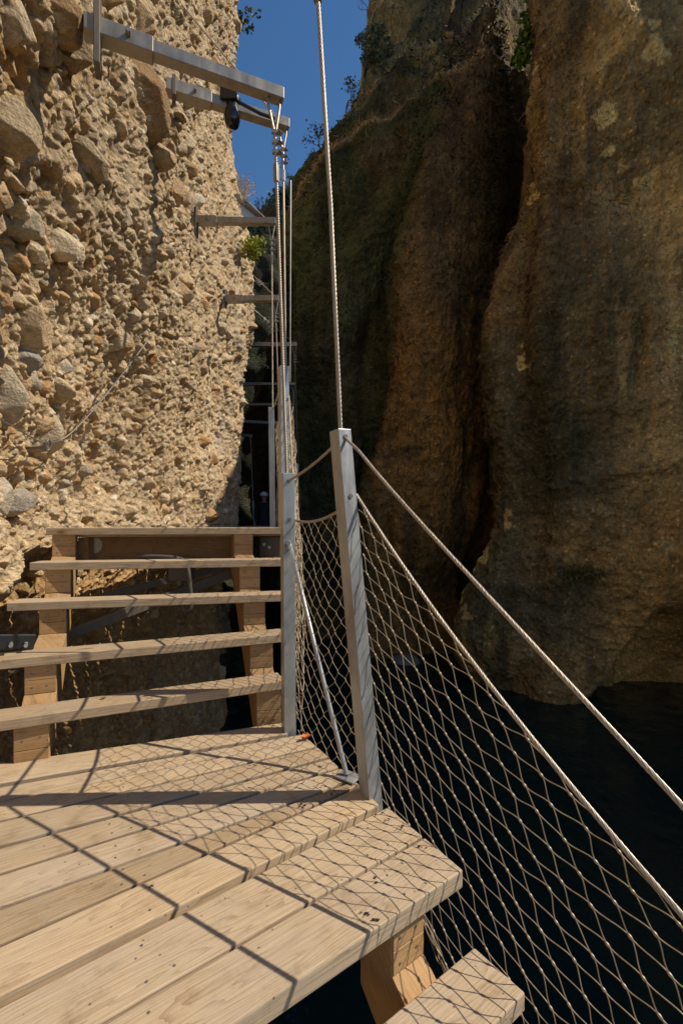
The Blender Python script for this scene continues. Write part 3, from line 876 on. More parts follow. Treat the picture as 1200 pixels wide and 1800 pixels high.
# header beam under the top tread, with bolts, and its end plates
hd = (Rp[4] - Lp[4]).normalized(); hn = V3((-hd.y, hd.x, 0))
hb = MB(); p0 = Lp[4] + hd * .07 + hn * .17; p1 = Rp[4] - hd * .06 + hn * .17
zt = .915
hb.prism([V3((p.x, p.y, zt - .155)) for p in (p0, p1, p1 + hn * .06, p0 + hn * .06)], (0, 0, .155), hd, hn)
h_o = hb.build('header_beam', M_DARKPINE, stairs, .003)
for px, py in ((272, 952), (298, 952), (266, 967), (368, 951)):
    t = ((px - 600) / F * p0.y - p0.x) / ((p1.x - p0.x) - (px - 600) / F * (p1.y - p0.y))
    c = p0.lerp(p1, t); c.z = CAMZ - (py - HZ) / F * c.y
    MB().tube([c - hn * .012, c + hn * .004], .011, 6).build('bolt', M_DARKSTEEL, h_o)
wd = MB(); c = p0 + hd * .05; c.z = .86; wd.tube([c - hn * .006, c + hn * .002], .055, 20); wd.build('washer_plate', M_BEAM, stairs)
wd = MB(); c = p1 - hd * .03; c.z = .85; wd.bar(c + V3((0, 0, -.05)), c + V3((0, 0, .05)), .055, .05); wd.build('angle_bracket', M_DARKSTEEL, stairs, .003)

# ================================================================== stairs going down, lower right
dd = (LG[0][1] - LG[0][0]).normalized(); dn = V3((dd.y, -dd.x, 0))     # dn points down the flight
corner = isect(LG[0], E1)
low = empty('timber_steps', (corner.x, corner.y, 0), 'lower timber steps dropping from the front edge of the deck', 'stairs')
lz = [-.195, -.39, -.585, -.78, -.975]
for i in range(5):
    b_ = corner + dn * (.198 * (i + 1)) + dd * .0
    a = b_ - dd * 1.25
    poly = [V3((p.x, p.y, lz[i] - .047)) for p in (a, b_, b_ - dn * .158, a - dn * .158)]
    MB().prism(poly, (0, 0, .047), dd, dn).build('tread', M_DECK, low, .004)
for s0 in (.20, 1.1):
    pts = [corner - dd * s0 + dn * (.198 * (4 - i)) for i in range(5)]
    stringer(low, pts, [lz[3 - i] if i < 4 else 0.0 for i in range(5)] if False else [lz[3], lz[2], lz[1], lz[0], 0.0], dd, .115, lz[4] - .02, back=.022)

# ================================================================== upper walkway (beyond the stairs)
WR = [V3((-.40, 3.28, .96)), V3((-.62, 4.2, .96)), V3((-.80, 5.2, .96)), V3((-.86, 7.0, .96)), V3((-.90, 9.6, .96)), V3((-1.30, 11.4, .45)), V3((-1.75, 12.6, .12)), V3((-2.5, 14.2, .1)), V3((-4.0, 16.5, .1))]
WL = [V3((-1.80, 2.98, .96)), V3((-1.72, 4.2, .96)), V3((-1.66, 5.2, .96)), V3((-1.62, 7.0, .96)), V3((-1.85, 9.6, .96)), V3((-2.4, 11.6, .45)), V3((-2.95, 13.0, .12)), V3((-3.6, 14.6, .1)), V3((-5.0, 16.9, .1))]
up = MB()
for k in range(len(WR) - 1):
    Lk = (WR[k + 1] - WR[k]).length; nb = max(3, int(Lk / .158))
    for i in range(nb):
        q = [WR[k].lerp(WR[k + 1], (i + .025) / nb), WR[k].lerp(WR[k + 1], (i + .975) / nb), WL[k].lerp(WL[k + 1], (i + .975) / nb), WL[k].lerp(WL[k + 1], (i + .025) / nb)]
        up.prism([p + V3((0, 0, -.045)) for p in q], (0, 0, .045), (q[0] - q[3]))
walk = empty('upper_walkway', (-1.2, 6, .96), 'upper boardwalk running along the foot of the tan wall', 'walkway')
up.build('decking', M_DECK, walk)
for W, nm in ((WR, .06), (WL, -.12)):
    be = MB()
    for k in range(len(W) - 1):
        off = V3((-.05 if W is WR else .12, .06, -.145))
        be.bar(W[k] + off, W[k + 1] + off, .07, .19)
    be.build('side_beam', M_DARKPINE, walk)
pl = MB(); a = at(457, 960, 3.33); b_ = at(492, 960, 3.30)
pl.prism([V3((a.x, a.y, .77)), V3((b_.x, b_.y, .77)), V3((b_.x, b_.y + .012, .77)), V3((a.x, a.y + .012, .77))], (0, 0, .135)); p_o = pl.build('end_plate', M_DARKSTEEL, walk)
for px in (464, 473):
    c = at(px, 962 if px > 470 else 957, 3.30); MB().tube([c, c + V3((0, .03, 0))], .012, 6).build('bolt', M_GALV, p_o)

# ================================================================== railing posts
def post(name_label, base, top, right, w=.058, below=.25, group='steel railing posts along the walkway', extra=None):
    base, top, right = V3(base), V3(top), V3(right).normalized()
    ax = (top - base).normalized()
    b0 = base - ax * below
    s = (right - ax * right.dot(ax)).normalized(); t = ax.cross(s)
    r = empty('railing_post', base, name_label, 'post', group)
    mb = MB(); h = w / 2; wi = h - .004
    ring = lambda c, q: [c + s * x * q + t * y * q for x, y in ((-1, -1), (1, -1), (1, 1), (-1, 1))]
    vs = ring(b0, h) + ring(top, h) + ring(top, wi) + ring(top - ax * .15, wi)
    fs = [(3, 2, 1, 0)]
    for k in range(3):
        for i in range(4):
            j = (i + 1) % 4
            fs.append((4 * k + i, 4 * k + j, 4 * k + 4 + j, 4 * k + 4 + i))
    fs.append((12, 13, 14, 15))
    mb.add(vs, fs)
    mb.build('tube', M_GALV, r, .003)
    if extra: extra(r, base, top, s, t, ax)
    return base, top, s, t

def hole_rings(zs):
    def f(r, base, top, s, t, ax):
        for z in zs:
            c = base.lerp(top, (z - base.z) / (top.z - base.z)) + s * .029
            g = MB(); g.tube([c - s * .002, c + s * .004], .009, 10); g.build('grommet', M_DARKSTEEL, r)
    return f
A0, A1 = V3((.108, 1.722, 0)), V3((-.005, 1.73, 1.347))
B0, B1 = V3((-.2555, 2.262, 0)), V3((-.2607, 2.25, 1.243))
C0, C1 = V3((-.425, 3.46, .96)), V3((-.43, 3.46, 2.165))
D0, D1 = V3((-.72, 4.9, .96)), V3((-.737, 4.9, 2.222))
E0, E1p = V3((-.885, 9.4, .96)), V3((-.905, 9.4, 2.22))
F0, F1 = V3((-2.55, 14.1, .1)), V3((-2.67, 14.1, 1.70))
post('near steel railing post leaning over the deck edge, tallest in view', A0, A1, (.59, -.807, 0), extra=hole_rings((1.318, 1.10)))
post('steel railing post at the foot of the stairs, diagonal stay rod fixed to it', B0, B1, (.37, -.93, 0), extra=hole_rings((1.205, 1.02)))
post('steel railing post rising behind the head of the foot-of-stairs post', C0, C1, (.45, -.89, 0), w=.066)
post('plain tan-lit railing post just left of the stair-head post, person behind it', D0, D1, (.12, -.99, 0))
post('thin distant railing post seen right of the foot-of-stairs post', E0, E1p, (.3, -.95, 0), w=.066)
post('far thin grey railing post in the dark gap beside the person', F0, F1, (.1, -1, 0), w=.06)
N0, N1 = V3((1.18, .20, -1.35)), V3((1.17, .19, .12))
post('railing post at the bottom of the lower steps', N0, N1, (.59, -.807, 0))

# stay rod from the foot-of-stairs post to the deck
rod = empty('stay_rod', (.018, 1.85, 0), 'thin galvanised stay rod slanting down to a small plate on the deck', 'rod')
p0 = at(509, 956, 2.215); p1 = atz(609, 1362, .012)
MB().tube([p0 + V3((-.012, .004, -.03)), p0 + V3((-.004, 0, -.004)), p0, p0.lerp(p1, .5), p1], .0095, 10).build('rod', M_GALV, rod)
c = atz(612, 1366, 0.0035); q = MB()
u = V3((.80, -.60, 0)); v = V3((.6, .8, 0))
q.prism([c + u * x + v * y for x, y in ((-.045, -.034), (.045, -.034), (.045, .034), (-.045, .034))], (0, 0, .006)); q.build('base_plate', M_GALV, rod, .002)
q = MB(); q.tube([p0 + V3((-.004, -.012, .004)), p0 + V3((-.004, .02, .004))], .012, 6); q.build('bolt', M_GALV, rod)

# ================================================================== ropes
def sagline(a, b_, sag, n=16):
    a, b_ = V3(a), V3(b_)
    return [a.lerp(b_, i / n) - V3((0, 0, sag * 4 * (i / n) * (1 - i / n))) for i in range(n + 1)]
RD = V3((.59, -.807, 0))
def zrope(s): return 1.109 - .687 * s - .184 * s * (1.9 - s)
M0 = V3((.056, 1.746, 1.109))
def midP(s):
    p = M0 + RD * s; p.z = zrope(s); return p
def rope_obj(name, label, cat, pts, r, laid=True, group=None, pitch=.085, mat=M_ROPE, strands=6):
    mb = MB()
    (mb.rope(pts, r, strands, pitch) if laid else mb.tube(pts, r, 6))
    o = mb.build(name, mat); tag(o, label, cat, group); return o
H0 = V3((.012, 1.712, 1.318))
hp = []
for i in range(25):
    s = 1.95 * i / 24; p = H0 + RD * s
    p.z = 1.318 - .787 * s + .035 * (math.exp(-s * 7) - 1) + .02 ; hp.append(p)
hp[0].z = 1.318
rope_obj('handrail_rope', 'thick upper handrail rope sloping from the tall near post to the lower right', 'rope', hp, .0063)
rope_obj('net_rope', 'thick rope carrying the big near net, below the sloping handrail rope', 'rope', [midP(1.9 * i / 24) for i in range(25)], .0066)
rope_obj('handrail_rope', 'upper rope joining the tall near post to the post at the foot of the stairs', 'rope', sagline(V3((-.025, 1.735, 1.293)), V3((-.258, 2.235, 1.205)), .012), .0065)
PB = V3((-.222, 2.262, 1.017))
P2a = V3((.026, 1.768, 1.075))
rope_obj('net_rope', 'rope along the top of the narrow net between the two nearest posts', 'rope', sagline(P2a, PB, .03), .0065)
rope_obj('handrail_rope', 'handrail rope climbing beside the stairs to the stair-head post', 'rope', sagline(V3((-.262, 2.24, 1.205)), C0.lerp(C1, .97), .02), .007)
rope_obj('net_rope', 'rope along the top of the net beside the stairs', 'rope', sagline(PB, C0.lerp(C1, .82) + V3((.04, .0, 0)), .03), .007)
rope_obj('handrail_rope', 'handrail rope from the stair-head post to the plain tan-lit post', 'rope', sagline(C0.lerp(C1, .97), D0.lerp(D1, .97), .05), .007, False)
rope_obj('handrail_rope', 'handrail rope along the far end of the upper boardwalk', 'rope', sagline(D0.lerp(D1, .97), E0.lerp(E1p, .97), .10), .007, False)

# ================================================================== nets
def hermite(p, q, tp, tq, n=7):
    out = []
    for i in range(n + 1):
        t = i / n; t2, t3 = t * t, t ** 3
        out.append(p * (2 * t3 - 3 * t2 + 1) + tp * (t3 - 2 * t2 + t) + q * (-2 * t3 + 3 * t2) + tq * (t3 - t2))
    return out

def net(label, pos, ni, nj, a_step, inside, wire, ferrule, segs=7, tang=.85, sides=5, group='rope safety nets of the railing', skew=True):
    """pos(i,j) -> point of the lattice; strands (i,j)->(i,j+1) and (i,j+1)->(i+1,j)"""
    mb = MB()
    cache = {}
    def P(i, j):
        if (i, j) not in cache:
            jit = V3((random.gauss(0, 1), random.gauss(0, 1), random.gauss(0, 1))) * .0035
            cache[(i, j)] = pos(i, j) + jit
        return cache[(i, j)]
    for i in range(*ni):
        for j in range(*nj):
            n0, n1, n2 = P(i, j), P(i, j + 1), P(i + 1, j)
            sa, sb = n1 - n0, n2 - n1
            tg = (sa + sb) if skew else (sa - sb)
            tg = tg * .5
            for (p, q, d) in ((n0, n1, 1), (n1, n2, 1)):
                dirn = (q - p)
                t1 = tg if tg.dot(dirn) > 0 else -tg
                t1 = t1.normalized() * dirn.length * tang
                pts = hermite(p, q, t1, t1, segs)
                pts = [x for x in pts if inside(x)]
                if len(pts) > 1: mb.tube(pts, wire, sides, False)
            if inside(n0) and j > nj[0]:
                mb.ball(n0, ferrule, 1, 1, 1.9, 6, 4, axis=tg)
    o = mb.build('safety_net', M_NET); tag(o, label, 'net', group); return o

S, EH, DV = .108, .030, .043
LEAN = .078
def pos1(i, j):
    s = i * S + j * EH + .02
    z = zrope(max(s, -.2)) - (j * DV - (.012 if j else 0))
    p = M0 + RD * s; p.z = z
    p.x += LEAN * (zrope(s) - z) * max(0, 1 - s / 1.9)
    bulge = .02 * math.sin(min(1, (j / 26)) * math.pi)
    return p + V3((.807, .59, 0)) * bulge
def in1(p):
    s = (p - M0).dot(RD)
    return -.012 < s < 1.92 and p.z > zrope(max(0, s)) - 1.23
net('big near net fanning from the tall post to the lower right', pos1, (-9, 19), (0, 29), None, in1, .00145, .004, segs=8, sides=5)
# bunched bottom hem of that net
hem = MB()
for k in range(7):
    pts = []
    for i in range(40):
        s = .02 + 1.85 * i / 39; p = midP(s); p.x += LEAN * 1.2 * max(0, 1 - s / 1.9); p.z -= 1.2
        pts.append(p + V3((math.sin(i * 1.3 + k * 2) * .009, math.cos(i * 1.7 + k) * .009, math.sin(i * 2.1 + k * 1.1) * .012)))
    hem.tube(pts, .0018, 4, False)
tag(hem.build('net_hem', M_NET), 'bunched bottom hem of the big net beside the lower steps', 'net')

AB = PB - P2a; ABh = V3((AB.x, AB.y, 0)); LAB = ABh.length; ABd = ABh.normalized()
def pos2(i, j):
    w, h = .084, .078
    s = (i + .5 * j) * w
    u = s / LAB
    p = P2a + ABd * s
    zt = P2a.z + (PB.z - P2a.z) * u - .03 * 4 * max(0, min(1, u)) * (1 - max(0, min(1, u)))
    p.z = zt - j * h / 2 + .0 - (s * .10 * (j / 26))
    p.x += LEAN * (zt - p.z) * (1 - u) * .95 + .01 * u
    return p
def in2(p):
    s = (p - P2a).dot(ABd)
    return -.03 < s < LAB + .01 and p.z > -.06
net('narrow net between the tall near post and the foot-of-stairs post', pos2, (-18, 10), (0, 32), None, in2, .00135, .0027, segs=6, skew=False, tang=.62)

def net_between(label, a, b_, ht, nrows, w=.09, h=.085, wire=.0022, out=V3((0, 0, 0)), keep=lambda p: True):
    a, b_ = V3(a) + out, V3(b_) + out; d = V3((b_.x - a.x, b_.y - a.y, 0)); Lh = d.length; d.normalize()
    def pos(i, j):
        s = (i + .5 * j) * w; u = s / Lh
        p = a + d * s; p.z = a.z + (b_.z - a.z) * u - .03 * 4 * max(0, min(1, u)) * (1 - max(0, min(1, u))) - j * h / 2
        p += d.cross(V3((0, 0, 1))) * (.02 * math.sin(i * 1.7 + j * .9) + .025 * math.sin(j / nrows * 3.1))
        return p
    def ins(p):
        s = (p - a).dot(d); u = s / Lh
        return 0 <= s <= Lh and p.z > a.z + (b_.z - a.z) * u - ht and keep(p)
    net(label, pos, (-nrows // 2 - 2, int(Lh / w) + 2), (0, nrows), None, ins, wire, .0036, segs=4, sides=4, skew=False)
net_between('net beside the stairs seen almost edge-on behind the foot-of-stairs post', PB, C0.lerp(C1, .82) + V3((.04, 0, 0)), 1.05, 26)
net_between('net between the stair-head post and the plain tan-lit post', C0.lerp(C1, .82), D0.lerp(D1, .82), 1.0, 24, out=V3((.035, 0, 0)))
net_between('net on the far stretch of the upper boardwalk', D0.lerp(D1, .82), E0.lerp(E1p, .82), .98, 20, w=.12, h=.11, wire=.003, out=V3((.035, 0, 0)))

# ================================================================== beams on the wall, hangers and guys
def wall_hit(tip, direc, tmax=4.0):
    tip = V3(tip); direc = V3(direc).normalized()
    t = .2
    while t < tmax:
        p = tip + direc * t
        if p.x < float(wall_base(np.array(p.y), np.array(p.z))) + .02: return p
        t += .01
    return tip + direc * 1.0

def clampset(parent, a, b_, n=3, size=.016, gap=.045, start=.1, name='clamp'):
    a, b_ = V3(a), V3(b_); d = (b_ - a).normalized()
    sd_ = d.cross(V3((0.2, -1, .1))).normalized(); fw = d.cross(sd_)
    for k in range(n):
        c = a + d * (start + gap * k)
        m_ = MB()
        m_.bar(c - sd_ * size * 1.3, c + sd_ * size * .9, size * .9, size * .9)
        m_.tube([c - sd_ * size * 1.0 - fw * size * .9, c - sd_ * size * 1.5 - fw * size * .2, c - sd_ * size * 1.5 + fw * size, ], size * .28, 5)
        m_.tube([c - sd_ * size * 1.1, c - sd_ * size * 2.1], size * .42, 6)
        m_.build(name, M_BEAM, parent)

def beam(label, tip, direc, thick=.06, sleeve=.2, plate=.32, drop_to=None, hang_label=None, cable_r=.007, laid=True, hdw=True, bright=False, root=None):
    tip = V3(tip); mat = M_GALV if bright else M_BEAM
    rt = V3(root) if root else wall_hit(tip, direc); d = (tip - rt).normalized()
    r = empty('support_beam', rt, label, 'beam', 'steel beams fixed across the rock wall')
    MB().bar(rt - d * .04, tip, thick, thick).build('arm', mat, r, .003)
    if sleeve:
        sl = MB(); sl.bar(rt - d * .05, rt + d * sleeve, thick + .014, thick + .014); so = sl.build('sleeve', mat, r, .003)
        c = rt + d * (sleeve * .55); q = MB(); q.tube([c + V3((0, 0, thick * .5)), c + V3((0, 0, thick * .5 + .03))], .014, 6)
        nrm = d.cross(V3((0, 0, 1))).normalized()
        q.build('bolt', mat, so); q = MB()
        q.tube([c + nrm * (thick * .5), c + nrm * (thick * .5 + .035)], .012, 6); q.build('bolt', mat, so)
        p = MB(); s = d.cross(V3((0, 0, 1))).normalized()
        p.bar(rt + V3((0, 0, -plate / 2)), rt + V3((0, 0, plate / 2)), .09, .025, up=d); p.build('wall_plate', M_STRUT, r, .003)
    if hdw:
        # end lug below the tip
        c = tip - d * .02 - V3((0, 0, thick / 2 + .02)); MB().bar(c - V3((0, 0, .02)), c + V3((0, 0, .02)), .02, .03).build('lug', mat, r)
    if drop_to is not None:
        h = empty('hanger_cable', tip, hang_label, 'cable', 'cables hanging from the beams to the posts')
        top = tip - d * .045 - V3((0, 0, thick / 2)); drop_to = V3(drop_to)
        k0 = top.lerp(drop_to, .15 / (top - drop_to).length)
        lp = MB()
        for s in (-1, 1):
            lp.tube([top + d * .028 * s, top + d * .028 * s - V3((0, 0, .03)), k0 + d * .006 * s], cable_r * .8, 6)
        lp.build('loop', M_ROPE, h)
        cb = MB(); 
        if laid: cb.rope([k0, k0.lerp(drop_to, .5), drop_to], cable_r, 4, .05)
        else: cb.tube([k0, drop_to], cable_r, 6)
        cb.build('cable', M_ROPE, h)
        clampset(h, k0, drop_to, 3 if hdw else 0, .018, .05, .01)
        tb = MB(); q0 = k0.lerp(drop_to, .17 / (k0 - drop_to).length); q1 = k0.lerp(drop_to, .26 / (k0 - drop_to).length)
        tb.bar(q0, q1, .022, .022) if hdw else None
        if hdw: tb.build('socket', M_BEAM, h, .003)
        return r, h
    return r, None

DN = V3((-.925, -.38, 0))
def rootpx(tip, d, px):
    k = (px - 600) / F; d = d.normalized()
    return tip + d * ((k * tip.y - tip.x) / (d.x - k * d.y))
beam('big nearest beam high on the tan wall, cable dropping to the foot-of-stairs post', at(497, 171, 2.30), DN, .056, .22, .34, B1 + V3((-.004, 0, 0)), 'thick hanger cable from the nearest big beam to the foot-of-stairs post', .0085, root=rootpx(at(497, 171, 2.30), DN, 172))
b2t = at(507, 221, 3.52)
beam('second beam from the top, black lamp slung beneath it', b2t, V3((-.93, -.36, 0)), .068, .25, .14, C1 + V3((.02, -.02, -.05)), 'doubled hanger cable from the lamp beam to the stair-head post', .009, False, root=rootpx(b2t, V3((-.93, -.36, 0)), 306))
MB_rod = MB(); MB_rod.tube([b2t + V3((.018, -.01, -.42)), C1 + V3((.052, -.03, -.12))], .0055, 6)
o = MB_rod.build('tension_rod', M_GALV); tag(o, 'shiny thin rod hanging beside the lamp beam cable', 'rod')
b3t = at(485, 390, 4.9)
beam('level beam just above the lime-green bush', b3t, V3((-1, -.02, 0)), .062, .22, .32, D1 + V3((.015, 0, 0)), 'hanger cable from the beam above the lime bush to the plain tan-lit post', .008, root=rootpx(b3t, V3((-1, -.02, 0)), 345))
b4t = at(490, 525, 6.1)
beam('level beam just below the lime-green bush', b4t, V3((-1, .03, 0)), .07, .24, .2, V3((b4t.x + .05, b4t.y, .95)), 'hanger cable from the beam below the lime bush', .008, False, root=rootpx(b4t, V3((-1, .03, 0)), 396))
b5t = at(522, 606, 8.0)
beam('longest-reaching level beam, out past the hanging cables', b5t, V3((-1, .0, 0)), .068, .3, .2, E1p + V3((.03, 0, 0)), 'hanger cable from the longest-reaching beam to the thin distant post', .009, False, root=(-1.95, 8.0, b5t.z))
b6t = at(519, 675, 10)
beam('far thin beam, uppermost of the small distant ones', b6t, V3((-1, 0, 0)), .055, 0, .2, V3((b6t.x + .02, b6t.y, .9)), 'far hanger cable from the uppermost small beam', .008, False, root=(-2.65, 10, b6t.z))
b7t = at(515, 711, 11.8)
beam('far thin beam, middle of the small distant ones', b7t, V3((-1, 0, 0)), .055, 0, .2, V3((b7t.x + .03, b7t.y, .4)), 'far hanger cable from the middle small beam', .008, False, root=(-3.0, 11.8, b7t.z))
b8t = at(490, 744, 13.2)
beam('bluish bare distant beam low behind the posts', b8t, V3((-1, 0, .03)), .075, 0, .2, None, None, hdw=False, bright=True, root=(-3.3, 13.3, b8t.z + .1))
b9t = at(443, 766, 14.1)
beam('short lowest distant beam in the dark gap by the wall', b9t, V3((-1, 0, .05)), .08, 0, .2, F1, 'lowest far hanger cable dropping to the far thin grey post', .012, False, hdw=False, bright=True, root=(-3.6, 14.2, b9t.z + .08))
# the beam out of the top of the picture that holds the near post's cable
b0t = V3((-.088, 1.735, 3.02))
cab = empty('hanger_cable', A1, 'thick hanger cable rising from the tall near post out of the top', 'cable', 'cables hanging from the beams to the posts')
cb = MB(); cb.rope([A1 + V3((.006, 0, -.1)), A1.lerp(b0t, .5) + V3((.006, 0, 0)), b0t - V3((0, 0, .06))], .0088, 6, .10); cb.build('cable', M_ROPE, cab)
fe = MB(); fe.tube([b0t - V3((-.0, 0, .075)), b0t - V3((0, 0, .02))], .016, 8); fe.build('socket', M_BEAM, cab)
beam('beam above the tall near post', b0t + V3((.03, 0, .03)), V3((-.80, -.55, 0)), .062, .22, .4)

# black lamp under the second beam
lampc = at(408, 197, 3.36)
lamp = empty('spot_lamp', lampc, 'black round lamp hanging under the second beam', 'lamp')
q = MB(); q.tube([lampc + V3((0, 0, .09)), lampc + V3((0, 0, .055)), lampc + V3((0, 0, .05)), lampc + V3((0, 0, -.02))], [.062, .062, .05, .05], 18); q.build('housing', M_BLACK, lamp, .003)
q = MB(); q.tube([lampc + V3((0, 0, -.02)), lampc + V3((0, 0, -.06)), lampc + V3((0, 0, -.095)), lampc + V3((0, 0, -.11))], [.056, .056, .046, .02], 18); q.build('lens', plain_mat('smoked_glass', (.02, .02, .025), .08, .1), lamp)
q = MB(); q.bar(lampc + V3((-.07, -.06, .09)), lampc + V3((.05, -.06, .09)), .02, .10); q.build('clamp_strap', M_BLACK, lamp, .003)
q = MB(); q.tube([lampc + V3((.06, -.045, .03)), lampc + V3((.20, .01, -.002)), lampc + V3((.30, .05, -.005))], .012, 8); q.build('conduit', M_BLACK, lamp)

def wall_at(px, py):
    a, b_, yy = wall_uz(px, py); return at(px, py, yy)
def guy(label, tip, px, py, clamps=3, r=.006, f0=.35):
    w = wall_at(px, py) if not isinstance(px, Vector) else px
    h = empty('guy_cable', w, label, 'cable', 'guy cables from the beams back to the rock')
    MB().rope([V3(tip), V3(tip).lerp(w, .5), w - (V3(tip) - w).normalized() * .05], r, 3, .06).build('cable', M_ROPE, h)
    if clamps: clampset(h, V3(tip), w, clamps, .024, .075, (V3(tip) - w).length * f0)
    return h
guy('guy cable slanting up the tan wall behind the nearest big beam', b2t + V3((-.06, 0, .03)), 325, 15, 3, .008, .28)
guy('guy cable rising behind the beam above the lime bush', b3t + V3((-.1, 0, .03)), 412, 332, 2, .006, .5)
guy('guy cable slanting up from the beam below the lime bush', b4t + V3((-.05, 0, .03)), 424, 463, 3, .006, .35)
guy('guy cable with an eye bolt slanting down to the longest-reaching beam', b5t + V3((-.05, 0, .03)), wall_at(441, 540), 0, 3, .007, .55)
guy('faint guy cable above the uppermost small distant beam', b6t + V3((-.1, 0, .03)), at(452, 632, 9.2), 0, 2, .006, .7)
# loose wire with its ring on the rock face
wp = [(-18, 736), (0, 748), (25, 765), (50, 778), (66, 783), (80, 781), (97, 775), (118, 758), (150, 724), (180, 688), (210, 650), (246, 603)]
wpts = []
for px, py in wp:
    p = wall_at(max(px, 1), py); 
    if px < 1: p = p + V3((-.03, -.06, .02))
    wpts.append(p + V3((.10, -.075, 0)))
wire = empty('wall_wire', wpts[4], 'slack grey wire looped through a ring on the sunlit rock', 'wire')
MB().rope([V3(p) for p in catmull(np.array([tuple(p) for p in wpts]), 5)], .0052, 3, .06).build('wire', M_WIRE, wire)
c = wpts[4] + V3((.01, 0, -.012)); rg = MB()
rg.tube([c + V3((math.cos(t) * .008, math.sin(t) * .024, math.sin(t) * .0 + math.cos(t) * .03)) for t in np.linspace(0, 6.0, 18)], .006, 8); rg.build('ring', M_DARKSTEEL, wire)
rg = MB(); rg.tube([c + V3((0, 0, -.01)), c + V3((-.16, .05, -.01))], .009, 8); rg.build('anchor', M_DARKSTEEL, wire)

# ================================================================== steelwork under the stairs
br = empty('steel_bracket', at(300, 1040, 3.2), 'grey steel struts braced under the top of the stairs', 'bracket')
q = MB(); q.bar(at(112, 1118, 2.75), at(428, 1000, 3.35), .018, .062); q.build('strut', M_STRUT, br, .002)
q = MB(); q.bar(at(150, 1056, 3.2), at(420, 990, 3.55), .018, .05); q.build('strut', M_STRUT, br, .002)
q = MB(); q.bar(at(120, 990, 3.35), at(440, 984, 3.45), .05, .05); q.build('cross_bar', M_STRUT, br, .002)
bx = empty('junction_box', at(320, 1005, 3.1), 'pale grey junction box with bent conduit behind the stair treads', 'box')
c = at(320, 1003, 3.12); q = MB(); q.bar(c + V3((-.075, 0, 0)), c + V3((.075, 0, 0)), .09, .13); q.build('case', M_BOX, bx, .006)
q = MB(); q.tube([at(316, 1018, 3.09), at(316, 1028, 3.09)], .022, 10); q.build('gland', M_BOX, bx, .002)
cp = [(240, 978), (290, 979), (320, 984), (330, 1000), (334, 1030), (336, 1060), (333, 1072), (325, 1073), (321, 1066)]
q = MB(); q.tube([V3(p) for p in catmull(np.array([tuple(at(x, y, 3.02)) for x, y in cp]), 5)], .014, 10); q.build('conduit', M_BOX, bx)
ap = empty('anchor_plate', at(30, 1128, 2.15), 'black steel anchor plate with two bolts low on the rock left of the stairs', 'plate')
q = MB(); q.bar(at(-10, 1129, 2.16), at(62, 1128, 2.28), .014, .075); q.build('plate', M_BLACK, ap, .006)
for px in (20, 46):
    c = at(px, 1131, 2.17 + .0017 * px); q = MB(); q.tube([c, c + V3((.03, -.045, .0))], .009, 6); q.build('bolt', M_GALV, ap)

# ================================================================== plants
def leaves(mb, c, rad, n, size, squash=1.0, core=.35, hang=False):
    c = V3(c)
    for _ in range(n):
        u = V3((random.gauss(0, 1), random.gauss(0, 1), random.gauss(0, 1))).normalized() * (random.uniform(core, 1) ** .6)
        p = c + V3((u.x * rad[0], u.y * rad[1], u.z * rad[2]))
        a = V3((random.gauss(0, 1), random.gauss(0, 1), random.gauss(0, 1) - (1.2 if hang else 0))).normalized()
        b_ = a.cross(V3((random.gauss(0, 1), random.gauss(0, 1), random.gauss(0, 1)))).normalized()
        l = size * random.uniform(.6, 1.3); w = l * .42 * squash
        mb.add([p, p + a * l * .5 + b_ * w, p + a * l, p + a * l * .5 - b_ * w], [(0, 1, 2, 3)], [(0, 0)] * 4)
    return mb

def limb(mb, p, d, L, r, depth, tips, bend=.35, split=3):
    pts = [V3(p)]; d = V3(d).normalized()
    for i in range(5):
        d = (d + V3((random.uniform(-bend, bend), random.uniform(-bend, bend), random.uniform(-bend, bend) + .05))).normalized()
        pts.append(pts[-1] + d * L / 5)
    rs = [r * (1 - .11 * i) for i in range(6)]
    mb.tube(pts, rs, 5)
    if depth == 0: tips.append(pts[-1]); return
    for k in range(split):
        j = random.choice((2, 3, 4, 5))
        dd_ = (d + V3((random.uniform(-1, 1), random.uniform(-1, 1), random.uniform(-.3, .9)))).normalized()
        limb(mb, pts[j], dd_, L * random.uniform(.5, .75), rs[j] * .62, depth - 1, tips, bend, split)

def shrub(name, label, cat, base, h, rad, leafmat, nl, size, d=(0, 0, 1), clumps=9, group=None, bark=True):
    base = V3(base); r = empty(name, base, label, cat, group)
    tips = []
    mb = MB()
    for k in range(3):
        limb(mb, base, V3(d) + V3((random.uniform(-.5, .5), random.uniform(-.5, .5), 0)), h * .6, h * .022, 2, tips)
    mb.build('trunk', M_BARK, r)
    lm = MB()
    for t in random.sample(tips, min(len(tips), clumps)):
        k = random.uniform(.45, 1.0)
        leaves(lm, t, (rad * k, rad * k, rad * k * .8), nl, size)
    lm.build('crown', leafmat, r)
    return r

shrub('lime_bush', 'lime green leafy bush sprouting from the edge of the tan wall', 'bush', at(432, 452, 7.0), .30, .13, M_LEAFLIME, 34, .055, (.8, -.5, .5), 12)
shrub('evergreen_shrub', 'dense dark shrub on the skyline edge of the shaded cliff', 'shrub', at(640, 146, 14.3), 1.25, .30, M_LEAFGREY, 62, .09, (-.15, -.3, 1), 16)
shrub('overhanging_shrub', 'small leafy twig jutting from the top of the tan wall into the sky', 'shrub', at(409, 52, 8.4), .42, .10, M_LEAF, 10, .07, (1, -.3, .15), 8)
